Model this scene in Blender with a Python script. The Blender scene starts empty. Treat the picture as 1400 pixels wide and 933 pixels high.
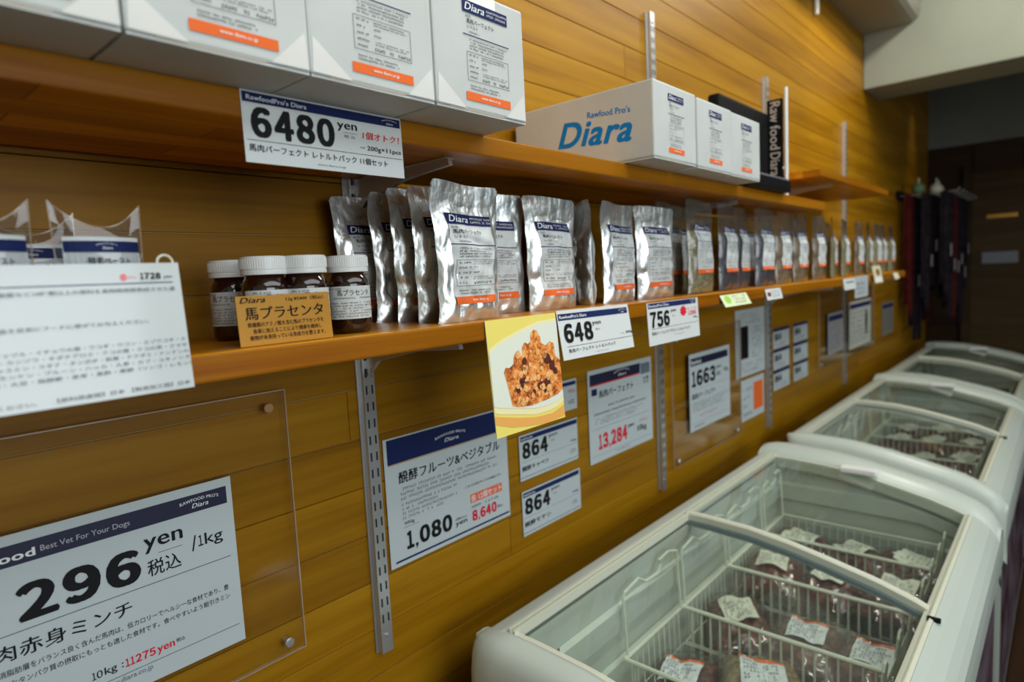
import bpy, bmesh, math, random
from mathutils import Vector, Matrix
import numpy as np

S = bpy.context.scene
COL = S.collection
H = 1.45                       # eye height above the floor

# ------------------------------------------------------------------ camera, world, lights, exposure
cam = bpy.data.objects.new('camera', bpy.data.cameras.new('camera'))
COL.objects.link(cam)
S.camera = cam
cam.data.sensor_width = 36.0
cam.data.lens = 22.424
cam.data.clip_start = 0.02
cam.matrix_world = Matrix(((0.657639, 0.105900, -0.745852, 0.0),
                           (-0.751685, 0.026799, -0.658977, -0.82),
                           (-0.049798, 0.994016, 0.097228, H),
                           (0, 0, 0, 1)))
cam.data.dof.use_dof = True
cam.data.dof.focus_distance = 0.80
cam.data.dof.aperture_fstop = 3.6

S.view_settings.view_transform = 'Standard'
S.view_settings.look = 'None'
S.view_settings.gamma = 1.0
S.view_settings.use_curve_mapping = False
S.view_settings.exposure = 0.0

world = bpy.data.worlds.new('world')
S.world = world
world.use_nodes = True
wn = world.node_tree.nodes
wn['Background'].inputs[0].default_value = (0.75, 0.88, 1.0, 1)
wn['Background'].inputs[1].default_value = 0.9


def area(name, loc, target, sx, sy, power, color):
    d = bpy.data.lights.new(name, 'AREA')
    d.shape = 'RECTANGLE'
    d.size = sx
    d.size_y = sy
    d.energy = power
    d.color = color
    o = bpy.data.objects.new(name, d)
    COL.objects.link(o)
    o.location = loc
    o.rotation_euler = (Vector(target) - Vector(loc)).to_track_quat('-Z', 'Y').to_euler()
    return o


area('window_daylight', (0.2, -3.9, 1.75), (0.9, 0, 1.3), 2.6, 1.5, 46, (0.92, 0.96, 1.0))
area('ceiling_bounce_fill', (1.2, -2.3, 2.92), (1.2, -2.1, 0), 4.2, 1.6, 58, (0.92, 0.97, 1.0))  # added soft fill under the ceiling, stands in for bounced daylight
area('ceiling_tube', (0.9, -0.75, 2.9), (0.9, -0.3, 1.2), 2.6, 0.15, 24, (1.0, 0.98, 0.92))
area('ceiling_tube', (2.9, -0.75, 2.9), (2.9, -0.3, 1.2), 0.9, 0.15, 14, (1.0, 0.95, 0.84))
sp = bpy.data.lights.new('ceiling_spot', 'SPOT')
sp.energy = 24
sp.spot_size = .8
sp.spot_blend = 0.8
sp.shadow_soft_size = 0.06
sp.color = (1.0, 0.88, 0.66)
spo = bpy.data.objects.new('ceiling_spot', sp)
COL.objects.link(spo)
spo.location = (2.7, -1.0, 2.86)
spo.rotation_euler = (Vector((3.15, 0, 2.2)) - Vector(spo.location)).to_track_quat('-Z', 'Y').to_euler()

sp2 = bpy.data.lights.new('ceiling_spot', 'SPOT')
sp2.energy = 9
sp2.spot_size = .55
sp2.spot_blend = .9
sp2.shadow_soft_size = 0.04
sp2.color = (1.0, 0.86, 0.55)
spp = bpy.data.objects.new('ceiling_spot', sp2)
COL.objects.link(spp)
spp.location = (4.95, -.28, 2.86)
spp.rotation_euler = (Vector((5.0, 0, 1.9)) - Vector(spp.location)).to_track_quat('-Z', 'Y').to_euler()

S.cycles.max_bounces = 8
S.cycles.transparent_max_bounces = 24
S.cycles.caustics_reflective = False
S.cycles.caustics_refractive = False
S.cycles.sample_clamp_indirect = 4.0

random.seed(5)
R = random.random


def rr(a, b):
    return a + (b - a) * random.random()


# ------------------------------------------------------------------ materials
MATS = {}


def mat(name, color=(.8, .8, .8), rough=.5, metal=0.0, coat=0.0, spec=None, emit=None, alpha=None):
    if name in MATS:
        return MATS[name]
    m = bpy.data.materials.new(name)
    m.use_nodes = True
    b = m.node_tree.nodes['Principled BSDF']
    b.inputs['Base Color'].default_value = (*color, 1)
    b.inputs['Roughness'].default_value = rough
    b.inputs['Metallic'].default_value = metal
    b.inputs['Coat Weight'].default_value = coat
    b.inputs['Coat Roughness'].default_value = 0.08
    if spec is not None:
        b.inputs['Specular IOR Level'].default_value = spec
    MATS[name] = m
    return m


def nodes(m):
    return m.node_tree.nodes, m.node_tree.links, m.node_tree.nodes['Principled BSDF']


def ramp(N, stops):
    r = N.new('ShaderNodeValToRGB')
    e = r.color_ramp.elements
    while len(e) < len(stops):
        e.new(0.5)
    for i, (p, c) in enumerate(stops):
        e[i].position = p
        e[i].color = (*c, 1)
    return r


def mapping(N, L, scale, kind='Object', rot=(0, 0, 0)):
    t = N.new('ShaderNodeTexCoord')
    mp = N.new('ShaderNodeMapping')
    mp.inputs['Scale'].default_value = scale
    mp.inputs['Rotation'].default_value = rot
    L.new(t.outputs[kind], mp.inputs['Vector'])
    return mp


def noise(N, L, vec, scale, detail=3, rough=.5):
    n = N.new('ShaderNodeTexNoise')
    n.inputs['Scale'].default_value = scale
    n.inputs['Detail'].default_value = detail
    n.inputs['Roughness'].default_value = rough
    L.new(vec, n.inputs['Vector'])
    return n


def bump(N, L, b, h, strength, dist=.002):
    bp = N.new('ShaderNodeBump')
    bp.inputs['Strength'].default_value = strength
    bp.inputs['Distance'].default_value = dist
    L.new(h, bp.inputs['Height'])
    L.new(bp.outputs[0], b.inputs['Normal'])


def wood(name, dark, mid, light, grain=(1.5, 60, 60), rough=.45, var=.35, blocks=0.0):
    m = mat(name, mid, rough)
    N, L, b = nodes(m)
    mp = mapping(N, L, grain)
    oi = N.new('ShaderNodeObjectInfo')
    add = N.new('ShaderNodeVectorMath')
    add.operation = 'ADD'
    mul = N.new('ShaderNodeMath')
    mul.operation = 'MULTIPLY'
    mul.inputs[1].default_value = 37.0
    L.new(oi.outputs['Random'], mul.inputs[0])
    L.new(mp.outputs[0], add.inputs[0])
    L.new(mul.outputs[0], add.inputs[1])
    n1 = noise(N, L, add.outputs[0], 1.0, 4, .6)
    n2 = noise(N, L, add.outputs[0], .22, 2, .5)
    mx = N.new('ShaderNodeMath')
    mx.operation = 'MULTIPLY_ADD'
    mx.inputs[1].default_value = .55
    L.new(n1.outputs[0], mx.inputs[0])
    h2 = N.new('ShaderNodeMath')
    h2.operation = 'MULTIPLY'
    h2.inputs[1].default_value = .5
    L.new(n2.outputs[0], h2.inputs[0])
    L.new(h2.outputs[0], mx.inputs[2])
    rp = ramp(N, [(.33, dark), (.52, mid), (.72, light)])
    L.new(mx.outputs[0], rp.inputs[0])
    col = rp.outputs[0]
    hsv = N.new('ShaderNodeHueSaturation')
    mr = N.new('ShaderNodeMapRange')
    mr.inputs['To Min'].default_value = 1 - var / 2
    mr.inputs['To Max'].default_value = 1 + var / 2
    L.new(oi.outputs['Random'], mr.inputs[0])
    L.new(mr.outputs[0], hsv.inputs['Value'])
    L.new(col, hsv.inputs['Color'])
    col = hsv.outputs[0]
    if blocks:
        # glued-up lamellas: each finger-jointed block a slightly different tone
        t = N.new('ShaderNodeTexCoord')
        br = N.new('ShaderNodeTexBrick')
        br.inputs['Scale'].default_value = 1.0
        br.inputs['Brick Width'].default_value = .31
        br.inputs['Row Height'].default_value = .05
        br.inputs['Mortar Size'].default_value = .0012
        br.inputs['Color1'].default_value = (1.15, 1.15, 1.15, 1)
        br.inputs['Color2'].default_value = (1 - blocks, 1 - blocks * 1.25, 1 - blocks * 1.5, 1)
        br.inputs['Mortar'].default_value = (.5, .42, .3, 1)
        L.new(t.outputs['Object'], br.inputs['Vector'])
        mm = N.new('ShaderNodeMixRGB')
        mm.blend_type = 'MULTIPLY'
        mm.inputs[0].default_value = 1
        L.new(col, mm.inputs[1])
        L.new(br.outputs[0], mm.inputs[2])
        col = mm.outputs[0]
    L.new(col, b.inputs['Base Color'])
    b.inputs['Specular IOR Level'].default_value = .18
    bump(N, L, b, n1.outputs[0], .12, .001)
    return m


M_plank = wood('plank_wood', (.205, .083, .001), (.32, .147, .003), (.42, .212, .008), (2.2, 40, 45), .42, .12)
M_shelf = wood('shelf_wood', (.42, .125, .002), (.66, .28, .008), (.82, .40, .025), (2.0, 30, 70), .36, .0, .28)
M_dark = wood('dark_wood', (.018, .009, .004), (.035, .018, .007), (.05, .028, .012), (2, 2, 30), .5, .2)
M_door = wood('door_wood', (.035, .02, .006), (.06, .036, .012), (.085, .05, .02), (2, 2, 25), .5, .2)
M_floor = wood('floor_wood', (.02, .010, .005), (.04, .02, .01), (.07, .035, .018), (2, 12, 2), .35, .3)
M_backing = mat('wall_backing', (.09, .06, .03), .9)
M_joint = mat('pale_joint', (.42, .34, .2), .8)


def noisy(name, c1, c2, scale, rough=.6, bmp=.1, dist=.001, **k):
    m = mat(name, c1, rough, **k)
    N, L, b = nodes(m)
    mp = mapping(N, L, (1, 1, 1))
    n = noise(N, L, mp.outputs[0], scale, 4)
    rp = ramp(N, [(.35, c1), (.65, c2)])
    L.new(n.outputs[0], rp.inputs[0])
    L.new(rp.outputs[0], b.inputs['Base Color'])
    if bmp:
        bump(N, L, b, n.outputs[0], bmp, dist)
    return m


M_plaster = noisy('plaster', (.29, .32, .26), (.33, .36, .29), 3, .9, .05)
M_ceil = noisy('ceiling_paint', (.42, .41, .35), (.46, .45, .39), 2, .9, .03)
M_farplaster = noisy('grey_plaster', (.16, .17, .15), (.19, .2, .18), 3, .9, .03)
M_card = noisy('white_cardboard', (.53, .56, .54), (.59, .62, .60), 9, .55, .12, .002)
M_cardedge = mat('cardboard_edge', (.50, .42, .30), .9)
M_tape = mat('clear_tape', (.78, .78, .74), .12, coat=.6)
M_paper = noisy('paper', (.66, .70, .69), (.70, .74, .73), 4, .5, .02)
M_cream = mat('label_paper', (.72, .72, .58), .6)
M_navy = mat('navy_ink', (.012, .022, .10), .6, spec=.15)
M_black = mat('black_ink', (.012, .012, .014), .6, spec=.15)
M_grey = mat('grey_ink', (.16, .17, .20), .6, spec=.15)
M_red = mat('red_ink', (.70, .02, .04), .6, spec=.15)
M_orange = mat('orange_ink', (.86, .16, .03), .6, spec=.15)
M_white = mat('white_ink', (.85, .87, .88), .6, spec=.15)
M_blue = mat('blue_ink', (.005, .22, .62), .6, spec=.15)
M_green = mat('green_ink', (.35, .62, .08), .6, spec=.15)
M_amber = noisy('amber_card', (.50, .23, .008), (.56, .27, .012), 5, .45, .0)
M_cap = mat('white_plastic', (.82, .84, .82), .35)
M_glassjar = mat('amber_glass', (.022, .006, .003), .07, coat=.8)
M_steel = mat('zinc_steel', (.62, .64, .66), .34, .8)
M_slot = mat('slot_shadow', (.015, .015, .017), .8)
M_blackplastic = mat('black_plastic', (.005, .005, .006), .5, spec=.15)
M_greyplastic = mat('grey_plastic', (.18, .18, .2), .5)
M_freezer = noisy('freezer_white', (.48, .54, .48), (.51, .57, .51), 2, .32, .0)
M_track = mat('cream_plastic', (.60, .62, .50), .4)
M_liner = noisy('freezer_liner', (.46, .50, .43), (.56, .60, .51), 6, .45, .06, .002)
M_wire = mat('coated_wire', (.74, .76, .62), .4)
M_seal = mat('grey_seal', (.10, .15, .17), .35)
M_brass = mat('brass', (.55, .30, .06), .35, .9)
M_beige = mat('beige_paint', (.27, .26, .21), .6)
M_purple = noisy('poster_print', (.03, .008, .018), (.15, .12, .15), 7, .35, .0)
M_cloth = noisy('black_webbing', (.006, .006, .010), (.022, .016, .022), 30, .7, .1, spec=.08)
M_redcloth = noisy('maroon_webbing', (.05, .005, .006), (.09, .012, .012), 30, .7, .1, spec=.08)


def glassy(name, tint, ior=1.45, rough=.02, body=0.0, bodycol=(.8, .8, .8), extra_gloss=0.0):
    """clear sheet: see-through with a mirror-like coat by Fresnel"""
    m = bpy.data.materials.new(name)
    m.use_nodes = True
    N, L = m.node_tree.nodes, m.node_tree.links
    N.clear()
    out = N.new('ShaderNodeOutputMaterial')
    tr = N.new('ShaderNodeBsdfTransparent')
    tr.inputs[0].default_value = (*tint, 1)
    gl = N.new('ShaderNodeBsdfGlossy')
    gl.inputs['Roughness'].default_value = rough
    df = N.new('ShaderNodeBsdfDiffuse')
    df.inputs[0].default_value = (*bodycol, 1)
    # Schlick term from the facing angle: the same on both sides of the sheet
    lw = N.new('ShaderNodeLayerWeight')
    lw.inputs['Blend'].default_value = .5
    pw = N.new('ShaderNodeMath')
    pw.operation = 'POWER'
    pw.inputs[1].default_value = 5.0
    L.new(lw.outputs['Facing'], pw.inputs[0])
    fr = N.new('ShaderNodeMath')
    fr.operation = 'MULTIPLY_ADD'
    f0 = ((ior - 1) / (ior + 1)) ** 2
    fr.inputs[1].default_value = 1 - f0
    fr.inputs[2].default_value = f0
    L.new(pw.outputs[0], fr.inputs[0])
    m1 = N.new('ShaderNodeMixShader')
    m1.inputs[0].default_value = body
    L.new(tr.outputs[0], m1.inputs[1])
    L.new(df.outputs[0], m1.inputs[2])
    m2 = N.new('ShaderNodeMixShader')
    if extra_gloss:
        ad = N.new('ShaderNodeMath')
        ad.operation = 'ADD'
        ad.use_clamp = True
        ad.inputs[1].default_value = extra_gloss
        L.new(fr.outputs[0], ad.inputs[0])
        L.new(ad.outputs[0], m2.inputs[0])
    else:
        L.new(fr.outputs[0], m2.inputs[0])
    L.new(m1.outputs[0], m2.inputs[1])
    L.new(gl.outputs[0], m2.inputs[2])
    L.new(m2.outputs[0], out.inputs[0])
    if name == 'bag_film':
        mp = mapping(N, L, (1, 1, 1))
        n = noise(N, L, mp.outputs[0], 40, 3)
        bp = N.new('ShaderNodeBump')
        bp.inputs['Strength'].default_value = .5
        bp.inputs['Distance'].default_value = .004
        L.new(n.outputs[0], bp.inputs['Height'])
        L.new(bp.outputs[0], gl.inputs['Normal'])
    MATS[name] = m
    return m


M_acrylic = glassy('acrylic', (.99, .985, .98), 1.35, .05, .0, (.7, .65, .6))
M_acredge = glassy('acrylic_edge', (.9, .85, .8), 1.45, .1, .45, (.75, .6, .45), .1)
M_fglass = glassy('freezer_glass', (.95, .98, .965), 1.45, .03, .015, (.7, .8, .75))
M_film = glassy('bag_film', (.93, .93, .90), 1.4, .12, .05, (.66, .67, .62), .035)
M_clear = glassy('clear_film', (.94, .95, .97), 1.5, .03, .02, (.5, .55, .65), .035)


def foil():
    m = mat('silver_foil', (.88, .91, .90), .33, .85)
    N, L, b = nodes(m)
    mp = mapping(N, L, (1, 1, .7))
    n = noise(N, L, mp.outputs[0], 42, 2.5, .5)
    n2 = noise(N, L, mp.outputs[0], 150, 2, .5)
    a = N.new('ShaderNodeMath')
    a.operation = 'MULTIPLY_ADD'
    a.inputs[1].default_value = .12
    L.new(n2.outputs[0], a.inputs[0])
    L.new(n.outputs[0], a.inputs[2])
    bump(N, L, b, a.outputs[0], .75, .006)
    return m


M_foil = foil()


def meatmat(name, c1, c2, c3, scale=45):
    m = mat(name, c2, .35, coat=.7)
    N, L, b = nodes(m)
    mp = mapping(N, L, (1, 1, 1))
    n = noise(N, L, mp.outputs[0], scale, 4, .6)
    rp = ramp(N, [(.32, c1), (.52, c2), (.70, c3)])
    L.new(n.outputs[0], rp.inputs[0])
    L.new(rp.outputs[0], b.inputs['Base Color'])
    bump(N, L, b, n.outputs[0], .8, .006)
    return m


M_meat = meatmat('frozen_red_meat', (.020, .005, .005), (.11, .022, .018), (.34, .12, .09))
M_mince = meatmat('frozen_brown_mince', (.10, .06, .02), (.28, .18, .06), (.45, .33, .15), 80)
M_kibA = meatmat('greenish_granules', (.12, .11, .05), (.30, .27, .13), (.48, .44, .25), 190)
M_kibB = meatmat('dark_purple_chips', (.012, .010, .022), (.03, .022, .05), (.08, .06, .10), 120)
M_kibC = meatmat('brown_granules', (.09, .06, .03), (.24, .16, .08), (.40, .29, .16), 160)


def dishmat():
    m = mat('printed_meat', (.75, .3, .08), .5)
    N, L, b = nodes(m)
    mp = mapping(N, L, (1, 1, 1))
    v = N.new('ShaderNodeTexVoronoi')
    v.inputs['Scale'].default_value = 75
    L.new(mp.outputs[0], v.inputs['Vector'])
    n = noise(N, L, mp.outputs[0], 240, 4, .65)
    a = N.new('ShaderNodeMath')
    a.operation = 'MULTIPLY_ADD'
    a.inputs[1].default_value = -.45
    L.new(v.outputs['Distance'], a.inputs[0])
    L.new(n.outputs[0], a.inputs[2])
    rp = ramp(N, [(.06, (.22, .04, .01)), (.24, (.72, .20, .03)), (.38, (.90, .38, .09)), (.56, (.95, .62, .28))])
    L.new(a.outputs[0], rp.inputs[0])
    L.new(rp.outputs[0], b.inputs['Base Color'])
    return m


M_dish = dishmat()
M_yellow = mat('yellow_ink', (.88, .74, .16), .5)
M_plate = mat('printed_plate', (.78, .82, .70), .5)
M_platerim = mat('printed_plate_rim', (.90, .82, .45), .5)
M_tableink = mat('printed_table', (.86, .42, .10), .5)
M_darkmeat = mat('printed_dark_gap', (.10, .02, .01), .5)


# ------------------------------------------------------------------ mesh helpers
def link(name, me, m, parent=None, loc=None, smooth=False):
    o = bpy.data.objects.new(name, me)
    COL.objects.link(o)
    if m is not None and not me.materials:
        me.materials.append(m)
    if parent is not None:
        o.parent = parent
    if loc is not None:
        o.location = loc
    if smooth:
        me.polygons.foreach_set('use_smooth', [True] * len(me.polygons))
    return o


class MB:
    def __init__(s):
        s.v, s.f = [], []

    def add(s, vs, fs):
        n = len(s.v)
        s.v += [tuple(p) for p in vs]
        s.f += [tuple(i + n for i in f) for f in fs]
        return s

    def box(s, x0, y0, z0, x1, y1, z1):
        v = [(x, y, z) for z in (z0, z1) for y in (y0, y1) for x in (x0, x1)]
        return s.add(v, [(0, 2, 3, 1), (4, 5, 7, 6), (0, 1, 5, 4), (2, 6, 7, 3), (0, 4, 6, 2), (1, 3, 7, 5)])

    def prism(s, pts, x0, x1):
        """polygon in (y, z) extruded along x"""
        n = len(pts)
        v = [(x0, y, z) for y, z in pts] + [(x1, y, z) for y, z in pts]
        f = [tuple(range(n)), tuple(range(2 * n - 1, n - 1, -1))]
        f += [(i, i + n, (i + 1) % n + n, (i + 1) % n) for i in range(n)]
        return s.add(v, f)

    def tube(s, pts, r, k=6, caps=True):
        pts = [Vector(p) for p in pts]
        rings = []
        prev = None
        for i, p in enumerate(pts):
            a = pts[max(i - 1, 0)]
            b = pts[min(i + 1, len(pts) - 1)]
            d = (b - a).normalized()
            if prev is None:
                up = Vector((0, 0, 1)) if abs(d.z) < .9 else Vector((1, 0, 0))
                u = d.cross(up).normalized()
            else:
                u = (prev - d * prev.dot(d))
                u = u.normalized() if u.length > 1e-6 else d.orthogonal().normalized()
            prev = u
            w = d.cross(u)
            rings.append([p + (u * math.cos(t) + w * math.sin(t)) * r for t in [2 * math.pi * j / k for j in range(k)]])
        v = [q for ring in rings for q in ring]
        f = []
        for i in range(len(pts) - 1):
            for j in range(k):
                f.append((i * k + j, i * k + (j + 1) % k, (i + 1) * k + (j + 1) % k, (i + 1) * k + j))
        if caps:
            f.append(tuple(range(k - 1, -1, -1)))
            f.append(tuple(range((len(pts) - 1) * k, len(pts) * k)))
        return s.add(v, f)

    def lathe(s, prof, k=32, c=(0, 0)):
        """profile (r, z) turned about the vertical axis"""
        v, f = [], []
        for r, z in prof:
            for j in range(k):
                t = 2 * math.pi * j / k
                v.append((c[0] + r * math.cos(t), c[1] + r * math.sin(t), z))
        for i in range(len(prof) - 1):
            for j in range(k):
                f.append((i * k + j, i * k + (j + 1) % k, (i + 1) * k + (j + 1) % k, (i + 1) * k + j))
        f.append(tuple(range(k - 1, -1, -1)))
        f.append(tuple(range((len(prof) - 1) * k, len(prof) * k)))
        return s.add(v, f)

    def grid(s, fn, nu, nv, flip=False):
        v = [fn(i / nu, j / nv) for j in range(nv + 1) for i in range(nu + 1)]
        f = []
        for j in range(nv):
            for i in range(nu):
                a = j * (nu + 1) + i
                q = (a, a + 1, a + nu + 2, a + nu + 1)
                f.append(q[::-1] if flip else q)
        return s.add(v, f)

    def mesh(s, name='m'):
        me = bpy.data.meshes.new(name)
        me.from_pydata(s.v, [], s.f)
        me.update()
        return me

    def obj(s, name, m, parent=None, loc=None, smooth=False, bevel=0, seg=2):
        me = s.mesh(name)
        if bevel:
            bm = bmesh.new()
            bm.from_mesh(me)
            bmesh.ops.remove_doubles(bm, verts=bm.verts, dist=1e-6)
            bmesh.ops.bevel(bm, geom=list(bm.edges), offset=bevel, segments=seg, affect='EDGES', profile=.6)
            bmesh.ops.recalc_face_normals(bm, faces=bm.faces)
            bm.to_mesh(me)
            bm.free()
        return link(name, me, m, parent, loc, smooth)


def tag(o, label=None, cat=None, group=None, kind=None):
    if label:
        o['label'] = label
    if cat:
        o['category'] = cat
    if group:
        o['group'] = group
    if kind:
        o['kind'] = kind
    return o


def empty(name, loc, label, cat, group=None, rz=0.0):
    o = bpy.data.objects.new(name, None)
    COL.objects.link(o)
    o.empty_display_size = .05
    o.location = loc
    o.rotation_euler = (0, 0, rz)
    return tag(o, label, cat, group)


def copy_tree(o, label=None, parent=None):
    kids = list(o.children)
    c = o.copy()
    COL.objects.link(c)
    if parent is not None:
        c.parent = parent
    if label:
        c['label'] = label
    for k in kids:
        copy_tree(k, None, c)
    return c


# ------------------------------------------------------------------ lettering
TCACHE = {}


def glyphs(s, bold=0.0, shear=0.0, res=3):
    key = (s, bold, shear, res)
    if key in TCACHE:
        return TCACHE[key]
    cu = bpy.data.curves.new('t', 'FONT')
    cu.body = s
    cu.size = 1.0
    cu.offset = bold if bold < .011 else 0.0
    cu.shear = shear
    cu.resolution_u = res
    cu.space_character = 1.0 + bold * 2
    o = bpy.data.objects.new('t', cu)
    COL.objects.link(o)
    dg = bpy.context.evaluated_depsgraph_get()
    me = bpy.data.meshes.new_from_object(o.evaluated_get(dg))
    n = len(me.vertices)
    a = np.empty(n * 3)
    me.vertices.foreach_get('co', a)
    a = a.reshape(-1, 3)[:, :2]
    fs = [tuple(p.vertices) for p in me.polygons]
    bpy.data.objects.remove(o)
    bpy.data.curves.remove(cu)
    bpy.data.meshes.remove(me)
    lay = np.zeros(n)
    if n and bold >= .011:
        # heavier weight: the same outlines struck several times, slightly shifted
        b = bold * .85
        sh_ = [(0, 0), (b, 0), (-b, 0), (b * .7, b * .6), (-b * .7, b * .6), (b * .7, -b * .6), (-b * .7, -b * .6)] if bold > .03 else [(0, 0), (b, b * .3), (-b, -b * .3)]
        base, bf = a, fs
        a = np.concatenate([base + np.array(q) for q in sh_])
        fs = [tuple(i + k * n for i in f) for k in range(len(sh_)) for f in bf]
        lay = np.repeat(np.arange(len(sh_)) * 2e-5, n)
    if n:
        lo, hi = a.min(0), a.max(0)
        a = (a - lo) / np.maximum(hi - lo, 1e-6)
    TCACHE[key] = (a, fs, lay)
    return TCACHE[key]


class Print:
    """flat print on a surface, collected by part name; coordinates (x, z) in metres"""

    def __init__(s):
        s.parts = {}

    def _p(s, part, m, lift):
        if part not in s.parts:
            s.parts[part] = (MB(), m, lift)
        return s.parts[part][0]

    def rect(s, part, m, x0, z0, x1, z1, lift=1, n=1, nz=1):
        b = s._p(part, m, lift)
        b.grid(lambda u, v: (x0 + (x1 - x0) * u, 0, z0 + (z1 - z0) * v), n, max(nz, 1))
        return s

    def poly(s, part, m, pts, lift=1):
        s._p(part, m, lift).add([(x, 0, z) for x, z in pts], [tuple(range(len(pts)))])
        return s

    def text(s, part, m, t, x0, z0, x1, z1, bold=0.0, shear=0.0, res=3, lift=2, arc=0.0):
        a, fs, lay = glyphs(t, bold, shear, res)
        X = x0 + a[:, 0] * (x1 - x0)
        Z = z0 + a[:, 1] * (z1 - z0)
        if arc:
            Z = Z + arc * (1 - (2 * a[:, 0] - 1) ** 2)
        s._p(part, m, lift).add([(x, q, z) for x, z, q in zip(X, Z, lay)], fs)
        return s

    def price(s, part, m, t, x0, z0, x1, z1, bold=0.05, lift=2):
        """numerals of equal height set close together, flagged ones, low commas"""
        wd = {'1': .66, ',': .30}
        tot = sum(wd.get(ch, 1.0) for ch in t) + .13 * (len(t) - 1)
        k = (x1 - x0) / tot
        x = x0
        for ch in t:
            w = wd.get(ch, 1.0) * k
            if ch == ',':
                h = (z1 - z0)
                s.poly(part, m, [(x + w * .1, z0), (x + w * .1, z0 + h * .17), (x + w * .85, z0 + h * .17), (x + w * .85, z0 + h * .01), (x + w * .35, z0 - h * .14), (x + w * .1, z0 - h * .14), (x + w * .45, z0)], lift)
            else:
                s.text(part, m, chr(ord(ch) + 0xFEE0), x, z0, x + w, z1, bold, 0, 4, lift)
            x += w + .13 * k
        return s

    def greek(s, part, m, x0, z0, x1, z1, rows=1, lift=1, dens=.8, ragged=.25):
        """small print too fine to read: rows of character-sized strokes"""
        b = s._p(part, m, lift)
        rh = (z1 - z0) / rows
        for r in range(rows):
            ch = rh * .55
            zz = z1 - (r + .5) * rh - ch / 2
            x = x0
            xe = x1 - (x1 - x0) * R() * ragged
            while x < xe:
                w = ch * .85
                if R() < dens:
                    t = ch * .17
                    for q in random.sample((0, .42, .83), 2):
                        b.add([(x, 0, zz + q * ch), (x + w * .85, 0, zz + q * ch), (x + w * .85, 0, zz + q * ch + t), (x, 0, zz + q * ch + t)], [(0, 1, 2, 3)])
                    xx = x + w * rr(.1, .6)
                    b.add([(xx, 0, zz), (xx + t, 0, zz), (xx + t, 0, zz + ch), (xx, 0, zz + ch)], [(0, 1, 2, 3)])
                x += w * 1.15
        return s

    def frame(s, part, m, x0, z0, x1, z1, t, lift=1):
        s.rect(part, m, x0, z0, x1, z0 + t, lift, 16)
        s.rect(part, m, x0, z1 - t, x1, z1, lift, 16)
        s.rect(part, m, x0, z0, x0 + t, z1, lift, 1, 16)
        s.rect(part, m, x1 - t, z0, x1, z1, lift, 1, 16)
        return s

    def build(s, parent, fn=None, eps=.00035, x0=0.0, z0=0.0):
        out = []
        for name, (b, m, lift) in s.parts.items():
            if not b.v:
                continue
            e = eps * lift
            if fn is None:
                b.v = [(x - x0, -e - q, z - z0) for x, q, z in b.v]
            else:
                b.v = [fn(x, z, e + q) for x, q, z in b.v]
            o = b.obj(name, m, parent)
            if name in ('small_print', 'printed_text', 'header_lettering', 'red_print', 'label_print', 'brand_lettering', 'printed_chunks', 'printed_shadows', 'rule_line', 'price_text', 'red_price', 'unit_text', 'bulk_text', 'red_lettering'):
                o['kind'] = 'stuff'          # print too fine to pick apart
            out.append(o)
        return out


# ------------------------------------------------------------------ the setting
FX = 5.6                        # far wall
wall = MB().box(-1.4, .013, 0, FX, .09, 2.95).obj('wall_left', M_backing)
tag(wall, 'honey-coloured board wall behind the shelves, running the length of the shop', 'wall', kind='structure')
pitch, z_ref = .0775, H + .153 - .0775 * 20
row = 0
z = z_ref
while z < 2.60:
    x = -1.4 - rr(0, 2.6)
    while x < FX:
        ln = rr(2.6, 4.2)
        a, b = max(x, -1.4) + .0006, min(x + ln, FX) - .0006
        z0, z1 = max(z, 0.001) + .0005, min(z + pitch, 2.95) - .0005
        if b - a > .05 and z1 > z0 + .01:
            c = .0010
            pts = [(.0128, z0), (c, z0), (0, z0 + c), (0, z1 - c), (c, z1), (.0128, z1)]
            mb = MB().prism([(y, q - z0) for y, q in pts], 0, b - a)
            mb.obj('plank', M_plank, wall, (a, rr(-.0003, .0003), z0))
        x += ln
    # thin pale line set in some of the joints
    if R() < .75:
        MB().box(-1.4, .0030, z - .0010, FX, .0050, z + .0010).obj('joint_line', M_joint, wall)
    z += pitch
    row += 1

fl = MB().box(-1.4, -4.2, -.05, FX, 0.09, 0).obj('floor', M_floor)
tag(fl, 'dark wooden floor of the shop', 'floor', kind='structure')
cl = MB().box(-1.4, -4.2, 2.95, FX + .1, .09, 3.0).obj('ceiling', M_ceil)
tag(cl, 'plain painted ceiling of the shop', 'ceiling', kind='structure')
# rounded duct casing under the ceiling along the board wall
pts = [(0, 2.95), (0, 2.565), (-.19, 2.565), (-.215, 2.570), (-.234, 2.585), (-.242, 2.61), (-.242, 2.95)]
so = MB().prism([(y + -.001, zz) for y, zz in pts], -1.4, 3.679).obj('trim_1', M_beige, smooth=False)
tag(so, 'beige boxed-in duct with a rounded edge above the board wall', 'trim', kind='structure')
bm_ = MB().box(3.68, -4.2, 2.305, 4.0, -.001, 2.95).obj('trim_2', M_plaster, bevel=.006)
tag(bm_, 'pale plastered beam crossing the room under the ceiling', 'beam', kind='structure')
wf = MB().box(FX, -4.2, 0, FX + .1, .09, 2.23).obj('wall_far', M_dark)
tag(wf, 'dark brown wall at the far end of the shop', 'wall', kind='structure')
wf2 = MB().box(FX, -4.2, 2.23, FX + .1, .09, 2.95).obj('wall_far_upper', M_farplaster)
tag(wf2, 'grey plaster band above the dark far wall', 'wall', kind='structure')
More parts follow.
